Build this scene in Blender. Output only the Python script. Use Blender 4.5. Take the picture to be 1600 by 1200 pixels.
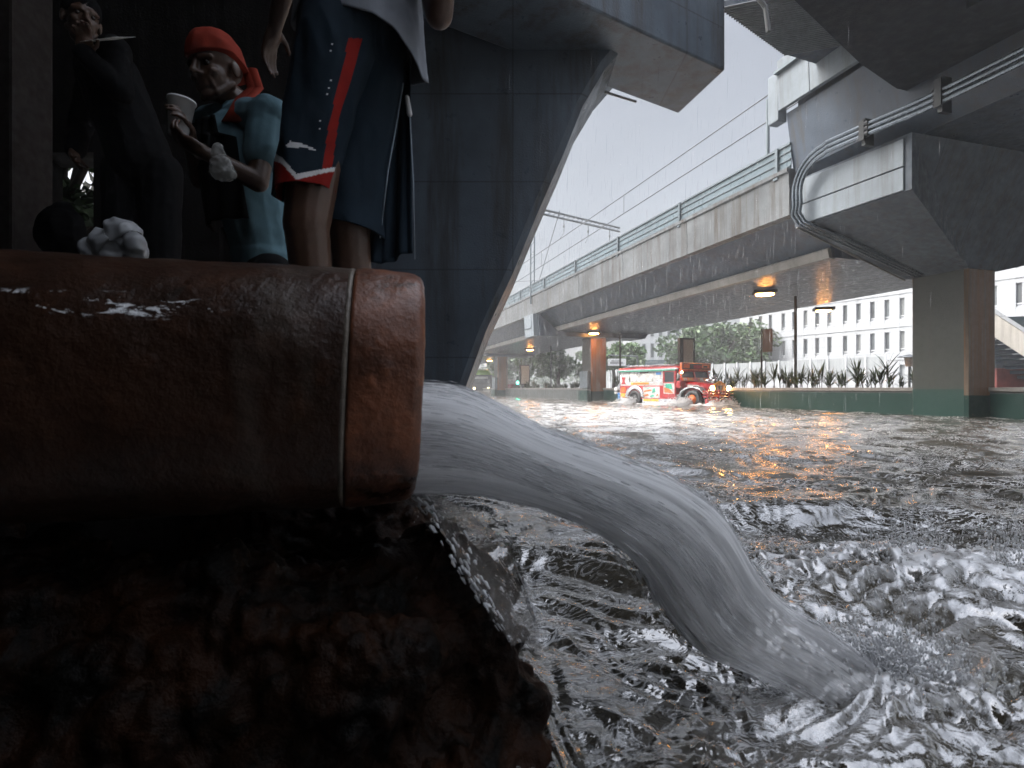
import bpy, bmesh, math, random
import numpy as np
from mathutils import Vector, Matrix, Euler
from math import radians as R, sin, cos, pi, sqrt

for o in list(bpy.data.objects):
    bpy.data.objects.remove(o)
S = bpy.context.scene
COL = S.collection
random.seed(7)
RNG = np.random.default_rng(11)

# ------------------------------------------------------------------ camera
F = 850.0                     # focal length in photo pixels (photo 1600 wide)
CZ = 0.8                      # camera height over the flood water
HY = 607.0                    # row of the horizon
cam_d = bpy.data.cameras.new("camera")
cam = bpy.data.objects.new("camera", cam_d)
COL.objects.link(cam)
cam.location = (0, 0, CZ)
cam.rotation_euler = (R(90), 0, 0)
cam_d.sensor_width = 36
cam_d.lens = 36 * F / 1600
cam_d.shift_y = 7 / 1600
cam_d.dof.use_dof = True
cam_d.dof.focus_distance = 6.5
cam_d.dof.aperture_fstop = 5.0
cam_d.clip_start = 0.02
cam_d.clip_end = 3000
S.camera = cam

# ------------------------------------------------------------------ sky and sun (overcast)
w = bpy.data.worlds.new("World")
S.world = w
w.use_nodes = True
nt = w.node_tree
bg = nt.nodes["Background"]
sky = nt.nodes.new("ShaderNodeTexSky")
sky.sky_type = 'NISHITA'
sky.sun_disc = False
sky.sun_elevation = math.asin(0.69)
sky.sun_rotation = math.atan2(-0.72, -0.05)
sky.air_density = 1.0
sky.dust_density = 6.0
sky.ozone_density = 1.0
hs = nt.nodes.new("ShaderNodeHueSaturation")
hs.inputs['Saturation'].default_value = 0.38
nt.links.new(sky.outputs[0], hs.inputs['Color'])
# soft uneven cloud deck
tc = nt.nodes.new("ShaderNodeTexCoord")
cn = nt.nodes.new("ShaderNodeTexNoise")
cn.inputs['Scale'].default_value = 2.2
cn.inputs['Detail'].default_value = 4
nt.links.new(tc.outputs['Generated'], cn.inputs['Vector'])
mr = nt.nodes.new("ShaderNodeMapRange")
mr.inputs['From Min'].default_value = 0.3
mr.inputs['From Max'].default_value = 0.7
mr.inputs['To Min'].default_value = 0.86
mr.inputs['To Max'].default_value = 1.08
nt.links.new(cn.outputs['Fac'], mr.inputs['Value'])
mx = nt.nodes.new("ShaderNodeMix")
mx.data_type = 'RGBA'
mx.blend_type = 'MULTIPLY'
mx.inputs['Factor'].default_value = 1
nt.links.new(hs.outputs[0], mx.inputs['A'])
nt.links.new(mr.outputs[0], mx.inputs['B'])
# an overcast sky is about three times brighter overhead than at the horizon
sx_ = nt.nodes.new("ShaderNodeSeparateXYZ")
nt.links.new(tc.outputs['Generated'], sx_.inputs[0])
zr = nt.nodes.new("ShaderNodeMapRange")
zr.interpolation_type = 'SMOOTHSTEP'
zr.inputs['From Min'].default_value = 0.50
zr.inputs['From Max'].default_value = 0.95
zr.inputs['To Min'].default_value = 0.92
zr.inputs['To Max'].default_value = 6.2
nt.links.new(sx_.outputs['Z'], zr.inputs['Value'])
m2 = nt.nodes.new("ShaderNodeMix")
m2.data_type = 'RGBA'
m2.blend_type = 'MULTIPLY'
m2.inputs['Factor'].default_value = 1
nt.links.new(mx.outputs['Result'], m2.inputs['A'])
nt.links.new(zr.outputs[0], m2.inputs['B'])
nt.links.new(m2.outputs['Result'], bg.inputs['Color'])
bg.inputs['Strength'].default_value = 0.10

sun_d = bpy.data.lights.new("sun", 'SUN')
sun_d.energy = 0.5
sun_d.angle = R(40)
sun_d.color = (1.0, 0.98, 0.96)
sun = bpy.data.objects.new("sun", sun_d)
COL.objects.link(sun)
SUN_DIR = Vector((-0.72, -0.05, 0.69)).normalized()     # towards the sun
sun.rotation_euler = SUN_DIR.to_track_quat('Z', 'Y').to_euler()

S.view_settings.view_transform = 'Standard'
S.view_settings.look = 'None'
S.view_settings.exposure = 1.35
S.view_settings.gamma = 1
S.render.engine = 'CYCLES'
S.cycles.max_bounces = 8
S.cycles.volume_bounces = 0
S.cycles.transparent_max_bounces = 24
S.cycles.use_denoising = True
S.cycles.caustics_reflective = False
S.cycles.caustics_refractive = False
S.cycles.sample_clamp_indirect = 6

# ------------------------------------------------------------------ helpers
def at(px, py, Y):
    """photo pixel at depth Y -> world point"""
    return Vector(((px - 800) / F * Y, Y, CZ + (HY - py) / F * Y))

def at_z(px, py, z):
    Y = (z - CZ) * F / (HY - py)
    return Vector(((px - 800) / F * Y, Y, z))

def tag(o, label=None, cat=None, group=None, kind=None):
    if label: o['label'] = label
    if cat: o['category'] = cat
    if group: o['group'] = group
    if kind: o['kind'] = kind
    return o

def empty(name, loc, label, cat, group=None, rz=0.0, kind=None):
    o = bpy.data.objects.new(name, None)
    o.empty_display_size = 0.2
    COL.objects.link(o)
    o.location = loc
    o.rotation_euler = (0, 0, rz)
    return tag(o, label, cat, group, kind)

def copy_tree(o, parent=None):
    c = o.copy()
    COL.objects.link(c)
    if parent is not None:
        c.parent = parent
    for ch in list(o.children):
        copy_tree(ch, c)
    return c

class MB:
    def __init__(self):
        self.v = []; self.f = []; self.m = []; self.uv = None
    def add(self, vs, fs, mi=0):
        n = len(self.v)
        self.v += [tuple(p) for p in vs]
        self.f += [tuple(i + n for i in f) for f in fs]
        self.m += [mi] * len(fs)
        return self
    def box(self, a, b, mi=0):
        x0, y0, z0 = a; x1, y1, z1 = b
        vs = [(x0,y0,z0),(x1,y0,z0),(x1,y1,z0),(x0,y1,z0),(x0,y0,z1),(x1,y0,z1),(x1,y1,z1),(x0,y1,z1)]
        return self.add(vs, [(3,2,1,0),(4,5,6,7),(0,1,5,4),(1,2,6,5),(2,3,7,6),(3,0,4,7)], mi)
    def bbox(self, a, b, r=0.02, mi=0):
        """box with chamfered edges"""
        bm = bmesh.new()
        bmesh.ops.create_cube(bm, size=1)
        for q in bm.verts:
            q.co = Vector(((a[0]+b[0])/2 + q.co.x*(b[0]-a[0]), (a[1]+b[1])/2 + q.co.y*(b[1]-a[1]), (a[2]+b[2])/2 + q.co.z*(b[2]-a[2])))
        bmesh.ops.bevel(bm, geom=bm.edges[:], offset=r, segments=2, affect='EDGES', profile=0.6)
        bm.verts.index_update()
        self.add([q.co[:] for q in bm.verts], [[q.index for q in f.verts] for f in bm.faces], mi)
        bm.free()
        return self
    def prism(self, poly, vec, mi=0, fill=True):
        """poly: 3D points of one cap; extruded by vec"""
        n = len(poly); vec = Vector(vec)
        p = [Vector(q) for q in poly]
        vs = p + [q + vec for q in p]
        nrm = Vector((0,0,0))
        for i in range(n):
            nrm += p[i].cross(p[(i+1) % n])
        flip = nrm.dot(vec) > 0
        fs = []
        cap0 = tuple(range(n)); cap1 = tuple(range(n, 2*n))
        sides = [(i, (i+1) % n, n + (i+1) % n, n + i) for i in range(n)]
        if flip:
            fs = [cap0[::-1], cap1] + sides
        else:
            fs = [cap0, cap1[::-1]] + [s[::-1] for s in sides]
        return self.add(vs, fs, mi)
    def loft(self, rings, mi=0, closed=True, caps=True):
        n = len(rings[0]); vs = [p for r in rings for p in r]; fs = []
        for j in range(len(rings)-1):
            for i in range(n if closed else n-1):
                a = j*n+i; b = j*n+(i+1) % n
                fs.append((a, b, b+n, a+n))
        if caps and closed:
            fs.append(tuple(range(n))[::-1]); fs.append(tuple(range((len(rings)-1)*n, len(rings)*n)))
        return self.add(vs, fs, mi)
    def tube(self, pts, r, n=8, mi=0, caps=True):
        pts = [Vector(p) for p in pts]
        rs = r if isinstance(r, (list, tuple)) else [r]*len(pts)
        up = None; rings = []
        for i, p in enumerate(pts):
            d = (pts[min(i+1, len(pts)-1)] - pts[max(i-1, 0)]).normalized()
            if up is None:
                up = Vector((0,0,1)) if abs(d.z) < 0.9 else Vector((1,0,0))
            s = d.cross(up).normalized(); up = s.cross(d).normalized()
            rings.append([p + (s*cos(2*pi*k/n) + up*sin(2*pi*k/n))*rs[i] for k in range(n)])
        return self.loft(rings, mi, True, caps)
    def lathe(self, prof, c, n=24, axis=(0,0,1), mi=0):
        """prof: (radius, height) pairs along axis from c"""
        ax = Vector(axis).normalized()
        u = ax.orthogonal().normalized(); v = ax.cross(u); c = Vector(c)
        return self.loft([[c + ax*h + (u*cos(2*pi*k/n) + v*sin(2*pi*k/n))*max(r, 1e-4) for k in range(n)] for r, h in prof], mi)
    def ell(self, c, r, rot=None, n=12, mi=0):
        c = Vector(c); rot = rot or Matrix.Identity(3)
        rings = []
        for j in range(n+1):
            th = pi*j/n
            rr = max(sin(th), 1e-3)
            rings.append([c + rot @ Vector((r[0]*rr*cos(2*pi*k/(2*n)), r[1]*rr*sin(2*pi*k/(2*n)), -r[2]*cos(th))) for k in range(2*n)])
        return self.loft(rings, mi)
    def cap(self, a, b, ra, rb, n=12, mi=0):
        a = Vector(a); b = Vector(b); d = (b-a)
        L = d.length; ax = d.normalized()
        u = ax.orthogonal().normalized(); v = ax.cross(u); rings = []
        def ring(c, r): rings.append([c + (u*cos(2*pi*k/n) + v*sin(2*pi*k/n))*max(r, 1e-4) for k in range(n)])
        for j in range(0, 5): ring(a - ax*ra*cos(pi/2*j/4), ra*sin(pi/2*j/4))
        for j in range(1, 6): ring(b + ax*rb*sin(pi/2*(j-1)/4), rb*cos(pi/2*(j-1)/4))
        return self.loft(rings, mi)
    def mesh(self, name, mats, smooth=False):
        me = bpy.data.meshes.new(name)
        me.from_pydata([tuple(p) for p in self.v], [], self.f)
        if not isinstance(mats, (list, tuple)): mats = [mats]
        for m_ in mats: me.materials.append(m_)
        me.polygons.foreach_set('material_index', self.m)
        if smooth: me.polygons.foreach_set('use_smooth', [True]*len(me.polygons))
        me.update()
        return me
    def build(self, name, mats, parent=None, smooth=False, local=False, bevel=0.0, angle=False):
        me = self.mesh(name, mats, smooth)
        o = bpy.data.objects.new(name, me)
        COL.objects.link(o)
        if parent is not None:
            o.parent = parent
            if not local:
                root = parent
                off = Vector(root.location)
                while root.parent is not None:
                    root = root.parent; off += root.location
                o.location = -off
        if bevel:
            b = o.modifiers.new('bevel', 'BEVEL'); b.width = bevel; b.segments = 2; b.limit_method = 'ANGLE'; b.angle_limit = R(40)
        return o

def remeshed(mb, name, mats, parent, voxel=0.006, smooth=4, noise=0.0, nscale=12.0, local=False, warp=None):
    """fuse overlapping pieces into one continuous skin"""
    me = mb.mesh(name, mats)
    o = bpy.data.objects.new(name + "_source", me)
    COL.objects.link(o)
    m1 = o.modifiers.new('fuse', 'REMESH'); m1.mode = 'VOXEL'; m1.voxel_size = voxel; m1.use_smooth_shade = True
    if smooth:
        m2 = o.modifiers.new('soft', 'SMOOTH'); m2.iterations = smooth; m2.factor = 0.5
    dg = bpy.context.evaluated_depsgraph_get()
    dg.update()
    ev = o.evaluated_get(dg)
    new = bpy.data.meshes.new_from_object(ev)
    bpy.data.objects.remove(o)
    bpy.data.meshes.remove(me)
    new.name = name
    if noise or warp:
        n = len(new.vertices)
        co = np.empty(n*3); nn = np.empty(n*3)
        new.vertices.foreach_get('co', co); new.vertices.foreach_get('normal', nn)
        co = co.reshape(-1, 3); nn = nn.reshape(-1, 3)
        if warp:
            co = warp(co, nn)
        else:
            d = perlin3(co*nscale, 3) + 0.5*perlin3(co*nscale*2.3, 8)
            co = co + nn*(d*noise)[:, None]
        new.vertices.foreach_set('co', co.ravel())
        new.update()
    new.polygons.foreach_set('use_smooth', [True]*len(new.polygons))
    if not new.materials:
        new.materials.append(mats if not isinstance(mats, (list, tuple)) else mats[0])
    ob = bpy.data.objects.new(name, new)
    COL.objects.link(ob)
    if parent is not None:
        ob.parent = parent
        if not local:
            root = parent; off = Vector(root.location)
            while root.parent is not None:
                root = root.parent; off += root.location
            ob.location = -off
    return ob

# ---- numpy gradient noise
_P = np.random.default_rng(5).permutation(256)
_P = np.concatenate([_P, _P, _P])
_G2 = np.array([(cos(a), sin(a)) for a in np.linspace(0, 2*pi, 16, endpoint=False)])
_g3 = np.random.default_rng(6).normal(size=(32, 3)); _G3 = _g3/np.linalg.norm(_g3, axis=1)[:, None]*1.2
def perlin2(x, y, seed=0):
    x = x + seed*17.13; y = y + seed*9.71
    xi = np.floor(x).astype(int); yi = np.floor(y).astype(int)
    xf = x-xi; yf = y-yi
    u = xf**3*(xf*(xf*6-15)+10); v = yf**3*(yf*(yf*6-15)+10)
    def g(ix, iy, fx, fy):
        h = _P[_P[ix & 255] + (iy & 255)] & 15
        gg = _G2[h]
        return gg[..., 0]*fx + gg[..., 1]*fy
    a = g(xi, yi, xf, yf); b = g(xi+1, yi, xf-1, yf)
    c = g(xi, yi+1, xf, yf-1); d = g(xi+1, yi+1, xf-1, yf-1)
    return ((a+(b-a)*u) + ((c+(d-c)*u) - (a+(b-a)*u))*v)*1.5
def perlin3(p, seed=0):
    p = p + seed*11.37
    i = np.floor(p).astype(int); f = p-i
    u = f**3*(f*(f*6-15)+10)
    def g(dx, dy, dz):
        h = _P[_P[_P[(i[:, 0]+dx) & 255] + ((i[:, 1]+dy) & 255)] + ((i[:, 2]+dz) & 255)] & 31
        gg = _G3[h]
        return gg[:, 0]*(f[:, 0]-dx) + gg[:, 1]*(f[:, 1]-dy) + gg[:, 2]*(f[:, 2]-dz)
    def L(a, b, t): return a+(b-a)*t
    return L(L(L(g(0,0,0), g(1,0,0), u[:, 0]), L(g(0,1,0), g(1,1,0), u[:, 0]), u[:, 1]),
             L(L(g(0,0,1), g(1,0,1), u[:, 0]), L(g(0,1,1), g(1,1,1), u[:, 0]), u[:, 1]), u[:, 2])

# ------------------------------------------------------------------ materials
class NT:
    def __init__(self, name):
        self.mat = bpy.data.materials.new(name); self.mat.use_nodes = True
        self.t = self.mat.node_tree; self.b = self.t.nodes['Principled BSDF']; self.out = self.t.nodes['Material Output']
    def n(self, typ, ins=None, **kw):
        q = self.t.nodes.new(typ)
        for k, v in kw.items(): setattr(q, k, v)
        for k, v in (ins or {}).items(): self.set(q.inputs[k], v)
        return q
    def set(self, sock, v):
        if isinstance(v, bpy.types.NodeSocket): self.t.links.new(v, sock)
        elif hasattr(v, 'outputs'): self.t.links.new(v.outputs[0], sock)
        else:
            if isinstance(v, (tuple, list)) and len(v) == 3 and sock.type == 'RGBA': v = (*v, 1)
            sock.default_value = v
    def obj(self, scale=(1,1,1)):
        c = self.n('ShaderNodeTexCoord')
        m = self.n('ShaderNodeMapping'); m.inputs['Scale'].default_value = scale
        self.t.links.new(c.outputs['Object'], m.inputs['Vector'])
        return m.outputs[0]
    def noise(self, scale, detail=4, rough=0.55, vec=None, dist=0.0):
        q = self.n('ShaderNodeTexNoise', {'Scale': scale, 'Detail': detail, 'Roughness': rough, 'Distortion': dist})
        if vec is not None: self.t.links.new(vec, q.inputs['Vector'])
        return q.outputs['Fac']
    def ramp(self, fac, a, b, lo=0.0, hi=1.0):
        q = self.n('ShaderNodeMapRange', {'Value': fac, 'From Min': a, 'From Max': b, 'To Min': lo, 'To Max': hi})
        q.clamp = True
        return q.outputs[0]
    def mix(self, fac, a, b, mode='MIX'):
        q = self.n('ShaderNodeMix', data_type='RGBA', blend_type=mode)
        self.set(q.inputs['Factor'], fac); self.set(q.inputs['A'], a); self.set(q.inputs['B'], b)
        return q.outputs['Result']
    def math(self, op, a, b=0.0):
        q = self.n('ShaderNodeMath', operation=op); self.set(q.inputs[0], a); self.set(q.inputs[1], b)
        return q.outputs[0]
    def bump(self, h, strength=0.3, dist=0.02, normal=None):
        q = self.n('ShaderNodeBump', {'Height': h, 'Strength': strength, 'Distance': dist})
        if normal is not None: self.t.links.new(normal, q.inputs['Normal'])
        return q.outputs[0]
    def fin(self, **kw):
        for k, v in kw.items():
            self.set(self.b.inputs[k.replace('_', ' ')], v)
        return self.mat

def plain(name, col, rough=0.5, metal=0.0, var=0.15, scale=6.0, bump=0.0, **kw):
    m = NT(name)
    v = m.obj()
    n1 = m.noise(scale, 5, 0.6, v)
    dark = tuple(c*(1-var*1.6) for c in col); lite = tuple(min(1, c*(1+var)) for c in col)
    c = m.mix(m.ramp(n1, 0.3, 0.7), dark, lite)
    rr = m.ramp(m.noise(scale*3, 3, 0.5, v), 0.3, 0.7, rough*0.8, min(1, rough*1.2))
    args = dict(Base_Color=c, Roughness=rr, Metallic=metal)
    if bump: args['Normal'] = m.bump(m.noise(scale*4, 4, 0.6, v), bump, 0.01)
    args.update(kw)
    return m.fin(**args)

def concrete(name, col, streak=0.5, wet=0.35, blot=0.35, streak_col=(0.05, 0.045, 0.04), warm=None, green_below=None, sscale=3.0, lines=None, spec=0.28):
    """weathered concrete: blotches, run-off streaks down the face, fine pitting"""
    m = NT(name)
    v = m.obj()
    n1 = m.noise(0.7, 6, 0.62, v)
    n2 = m.noise(6, 5, 0.6, v)
    c = m.mix(m.ramp(n1, 0.3, 0.72), tuple(q*(1-blot) for q in col), tuple(q*(1+blot*0.5) for q in col))
    c = m.mix(m.ramp(n2, 0.35, 0.75, 0, 0.35), c, tuple(q*0.7 for q in col))
    vs = m.obj((sscale, sscale, 0.14))
    s1 = m.noise(1.6, 5, 0.65, vs, 0.2)
    s2 = m.noise(6.0, 3, 0.6, vs)
    sf = m.math('MULTIPLY', m.ramp(s1, 0.46, 0.62), m.ramp(s2, 0.22, 0.55))
    c = m.mix(m.math('MULTIPLY', sf, streak), c, streak_col)
    if warm:
        w1 = m.noise(1.1, 4, 0.7, m.obj((sscale*1.1, sscale*1.1, 0.08)), 0.3)
        c = m.mix(m.ramp(w1, 0.36, 0.54, 0, 0.95), c, warm)
    if green_below is not None:
        z, gc = green_below
        g = m.n('ShaderNodeNewGeometry')
        sx = m.n('ShaderNodeSeparateXYZ', {'Vector': g.outputs['Position']})
        wob = m.math('ADD', sx.outputs['Z'], m.ramp(n2, 0, 1, -0.03, 0.03))
        chip = m.ramp(m.noise(5, 4, 0.7, v), 0.66, 0.70)
        gmask = m.math('MULTIPLY', m.ramp(wob, z+0.01, z-0.01), m.math('SUBTRACT', 1.0, chip))
        c = m.mix(gmask, c, gc)
    rr = m.ramp(n2, 0.3, 0.7, wet*0.7, wet*1.5)
    h = m.math('ADD', m.math('MULTIPLY', n2, 0.5), m.noise(40, 3, 0.6, v))
    out = m.fin(Base_Color=c, Roughness=rr, Normal=m.bump(h, 0.3, 0.02), Specular_IOR_Level=spec)
    if lines: form_lines(m, *lines)
    return out

def form_lines(m, step_z, step_x, amt=0.45):
    """shuttering joints cast into the face"""
    g = m.n('ShaderNodeNewGeometry'); sx = m.n('ShaderNodeSeparateXYZ', {'Vector': g.outputs['Position']})
    def line(sock, st):
        fr = m.math('FRACT', m.math('DIVIDE', sock, st))
        return m.math('LESS_THAN', fr, 0.022/st)
    ln = m.math('MAXIMUM', line(sx.outputs['Z'], step_z), line(sx.outputs['X'], step_x))
    base = m.b.inputs['Base Color'].links[0].from_socket
    m.set(m.b.inputs['Base Color'], m.mix(m.math('MULTIPLY', ln, amt), base, (0.02, 0.02, 0.02)))
def emit(name, col, strength):
    m = NT(name)
    return m.fin(Base_Color=col, Emission_Color=(*col, 1), Emission_Strength=strength)

M = {}
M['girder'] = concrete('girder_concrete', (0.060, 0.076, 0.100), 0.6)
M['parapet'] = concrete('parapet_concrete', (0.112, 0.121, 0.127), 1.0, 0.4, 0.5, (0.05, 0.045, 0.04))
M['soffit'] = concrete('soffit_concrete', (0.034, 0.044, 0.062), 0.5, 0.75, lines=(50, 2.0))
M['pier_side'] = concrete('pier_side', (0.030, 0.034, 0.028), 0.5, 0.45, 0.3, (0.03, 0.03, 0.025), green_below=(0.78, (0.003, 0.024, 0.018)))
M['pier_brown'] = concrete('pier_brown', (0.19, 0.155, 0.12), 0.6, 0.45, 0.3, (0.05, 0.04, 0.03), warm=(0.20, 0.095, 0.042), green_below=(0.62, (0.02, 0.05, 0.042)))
M['near_pier'] = concrete('near_pier', (0.105, 0.130, 0.160), 0.75, 0.35, 0.4, sscale=1.5, lines=(1.22, 2.44))
M['crosshead'] = concrete('crosshead_concrete', (0.075, 0.092, 0.112), 0.6, 0.6, lines=(50, 1.6))
M['cap_panel'] = concrete('cap_panel', (0.165, 0.192, 0.215), 0.35, 0.4, 0.25)
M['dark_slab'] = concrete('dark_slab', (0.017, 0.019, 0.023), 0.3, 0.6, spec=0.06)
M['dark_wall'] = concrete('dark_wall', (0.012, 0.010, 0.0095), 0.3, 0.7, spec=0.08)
M['planter'] = concrete('planter_wall', (0.10, 0.105, 0.10), 0.5, 0.4, 0.3, green_below=(0.66, (0.003, 0.026, 0.020)))
M['planter_grey'] = concrete('planter_wall_grey', (0.085, 0.095, 0.095), 0.6, 0.4, 0.35)
M['coping'] = concrete('coping', (0.21, 0.20, 0.185), 0.3, 0.35)
M['soil'] = plain('soil', (0.04, 0.03, 0.02), 0.9)
M['ground'] = plain('wet_ground', (0.16, 0.16, 0.155), 0.3, var=0.3, scale=0.3)
M['rail_panel'] = plain('rail_panel', (0.10, 0.135, 0.155), 0.3, 0.1, scale=1.0)
M['rail_metal'] = plain('rail_metal', (0.12, 0.145, 0.16), 0.4, 0.5)
M['dark_metal'] = plain('dark_metal', (0.025, 0.027, 0.028), 0.4, 0.4)
M['grey_metal'] = plain('grey_metal', (0.12, 0.13, 0.135), 0.4, 0.6)
M['conduit'] = plain('conduit', (0.10, 0.12, 0.14), 0.28, 0.7, scale=20)
M['white_wall'] = concrete('white_wall', (0.33, 0.35, 0.37), 0.35, 0.5, 0.08, (0.25, 0.25, 0.25), lines=(1.0, 40))
M['fence_panel'] = concrete('fence_panel', (0.26, 0.28, 0.29), 0.3, 0.5, 0.15)
M['glass_dark'] = plain('window_glass', (0.06, 0.07, 0.075), 0.12, var=0.3, scale=0.6)
M['lamp'] = emit('lamp_glow', (1.0, 0.40, 0.085), 50)
# ------------------------------------------------------------------ viaduct frame: t along the tracks, s to the right of them
DV = Vector((-0.298, 0.9546, 0)); PV = Vector((0.9546, 0.298, 0)); AX = Vector((12.2, 15.0, 0))
def V(t, s, z): return AX + DV*t + PV*s + Vector((0, 0, z))
def vprism(mb, prof, t0, t1, mi=0):
    """profile in (s, z) swept along the tracks"""
    return mb.prism([V(t0, s, z) for s, z in prof], DV*(t1-t0), mi)
def vbox(mb, t0, t1, s0, s1, z0, z1, mi=0):
    return vprism(mb, [(s0, z0), (s1, z0), (s1, z1), (s0, z1)], t0, t1, mi)

# ------------------------------------------------------------------ ground beyond the median and sea-level bed
mb = MB(); mb.box((-160, -22, -0.9), (160, 335, -0.6))
tag(mb.build('ground', M['ground']), kind='structure')
mb = MB(); mb.prism([V(-14, 1.7, -0.5), V(-14, 90, -0.5), V(200, 90, -0.5), V(200, 1.7, -0.5)], (0, 0, 0.72))
tag(mb.build('far_road', M['ground']), kind='structure')

# ------------------------------------------------------------------ flood water: one sheet of waves
LAND = Vector((0.96, 1.50))          # where the jet comes down
def wave(x, y):
    r = np.hypot(x, y)
    # flow runs from far left to near right; warp gives the swirls
    a = R(-28)
    u = x*cos(a) + y*sin(a); v = -x*sin(a) + y*cos(a)
    wx = perlin2(u*0.8, v*0.8, 1); wy = perlin2(u*0.8, v*0.8, 2)
    u1 = u + 0.55*wx; v1 = v + 0.55*wy
    def rdg_(n): return 1.14-np.sqrt(n*n+0.02)
    h = 0.055*perlin2(u1*0.55, v1*0.95, 3) + 0.030*perlin2(u1*1.5, v1*2.2, 31)
    rid = rdg_(perlin2(u1*1.3, v1*2.0, 4)); h += 0.036*(rid**2-0.5)*np.clip(r/2.5, 0.35, 1)
    u2 = u1 + 0.22*perlin2(u1*2.6, v1*2.6, 5); v2 = v1 + 0.22*perlin2(u1*2.6, v1*2.6, 6)
    rid = rdg_(perlin2(u2*3.2, v2*5.0, 7)); h += 0.024*(rid**1.6-0.5)
    u3 = u2 + 0.08*perlin2(u2*7, v2*7, 8); v3 = v2 + 0.08*perlin2(u2*7, v2*7, 9)
    fine = np.clip(2.6/r, 0.22, 1); h += 0.0085*perlin2(u3*6.5, v3*10, 10) + fine*0.0052*perlin2(u3*13, v3*19, 32)
    h += fine*0.0026*perlin2(u3*25, v3*36, 11)
    # churning water round the foot of the jet and down-stream of it
    d1 = np.hypot((x-LAND.x)/0.55, (y-LAND.y)/0.40)
    d2 = np.hypot((x-1.75)/0.95, (y-2.25+0.12*(x-1.75))/0.38)
    d3 = np.hypot((x-2.35)/0.9, (y-2.0)/0.6)
    tb = np.exp(-d1**2) + 1.0*np.exp(-d2**2) + 0.7*np.exp(-d3**2)
    q1 = perlin2(x*3, y*3, 21); q2 = perlin2(x*3, y*3, 22)
    xa = x + 0.16*q1; ya = y + 0.16*q2
    t1 = rdg_(perlin2(xa*3.2, ya*7.0, 13)); t2 = rdg_(perlin2(xa*8+0.8*q2, ya*16+0.8*q1, 14))
    t3 = 1-np.abs(perlin2(xa*22+1.2*q1, ya*40, 23))
    tb2 = np.clip(tb, 0, 1.2)
    h += tb2*(0.060*(t1**2-0.5) + 0.024*(t2**2-0.35) + 0.010*perlin2(xa*14, ya*22, 33) + 0.006*perlin2(xa*28, ya*40, 34) + 0.003*perlin2(xa*52, ya*70, 15))
    h += 0.06*np.exp(-d2**2)
    # one hollow-backed breaker
    d4 = np.hypot((x-1.62-0.5*(y-3.4))/0.55, (y-3.4)/0.16)
    h += 0.10*np.exp(-d4**2) - 0.06*np.exp(-(np.hypot((x-1.7)/0.6, (y-3.05)/0.22))**2)
    # bow wave and wake of the jeepney (7.7, 25.8)
    fx, fy = 0.545, -0.839
    jx = (x-7.69)*fx + (y-25.83)*fy; jy = (x-7.69)*(-fy) + (y-25.83)*fx
    jb = np.exp(-(np.maximum(np.abs(jx)-2.8, 0)/0.5)**2)*np.exp(-((np.abs(jy)-1.05)/0.30)**2)
    jb += 0.8*np.exp(-((jx-2.95)/0.35)**2 - (jy/1.1)**2)
    h += 0.16*jb*(0.6+0.9*np.abs(perlin2(x*2.2, y*2.2, 16)))
    # foam amount
    f = np.clip(tb, 0, 1)*(0.10 + 1.25*np.clip(t1*t2-0.5, 0, 1) + 0.22*t3*t2) + 1.3*jb
    crest = np.clip((h-0.055)/0.05, 0, 1)
    f += 0.40*crest*np.clip(perlin2(u2*6, v2*9, 17)+0.25, 0, 1)
    rain = np.clip((r-4)/6, 0, 1)*np.exp(-((x-0.2*y-0.6)/(0.34*y+0.6))**2)
    sm0 = (x-AX.x)*PV.x + (y-AX.y)*PV.y
    rain = rain*np.clip((-3.6-sm0)/2.2, 0.12, 1)
    f += rain*(0.74+0.40*perlin2(u1*2.0, v1*3.5, 18))
    # froth along the median wall
    sm = (x-AX.x)*PV.x + (y-AX.y)*PV.y
    f += 0.9*np.exp(-((sm-0.1)/0.3)**2)*np.clip(perlin2(x*1.5, y*1.5, 19)+0.35, 0, 1)
    far = np.clip(1-(r-25)/60, 0.25, 1)
    return h*far, np.clip(f, 0, 1.3)

NR, NC = 820, 860
rr = 0.55*np.exp(np.linspace(0, math.log(250/0.55), NR))
an = np.linspace(R(-72), R(72), NC)
RG, AG = np.meshgrid(rr, an, indexing='ij')
X = RG*np.sin(AG); Y = RG*np.cos(AG)
H, FO = wave(X.ravel(), Y.ravel())
me = bpy.data.meshes.new('flood_water')
nv = NR*NC
me.vertices.add(nv)
me.vertices.foreach_set('co', np.stack([X.ravel(), Y.ravel(), H], 1).ravel())
i0 = (np.arange(NR-1)[:, None]*NC + np.arange(NC-1)[None, :]).ravel()
quads = np.stack([i0, i0+1, i0+NC+1, i0+NC], 1)[:, ::-1].ravel()
nf = len(i0)
me.loops.add(nf*4); me.polygons.add(nf)
me.loops.foreach_set('vertex_index', quads.astype(np.int32))
me.polygons.foreach_set('loop_start', np.arange(nf, dtype=np.int32)*4)
me.polygons.foreach_set('use_smooth', np.ones(nf, bool))
me.update(calc_edges=True); me.validate()
at_ = me.attributes.new('foam', 'FLOAT', 'POINT'); at_.data.foreach_set('value', FO.astype(np.float32))
m = NT('flood_water')
v = m.obj()
fa = m.n('ShaderNodeAttribute', attribute_name='foam').outputs['Fac']
vf = m.obj((1, 1.6, 1))
fn = m.noise(9, 6, 0.7, vf, 1.2)
fn2 = m.noise(45, 4, 0.7, v, 0.6)
fm = m.math('ADD', fa, m.math('MULTIPLY', m.math('SUBTRACT', m.math('ADD', m.math('MULTIPLY', fn, 0.85), m.math('MULTIPLY', fn2, 0.15)), 0.5), 1.8))
vw = m.obj((1.0, 1.55, 1))
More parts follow.
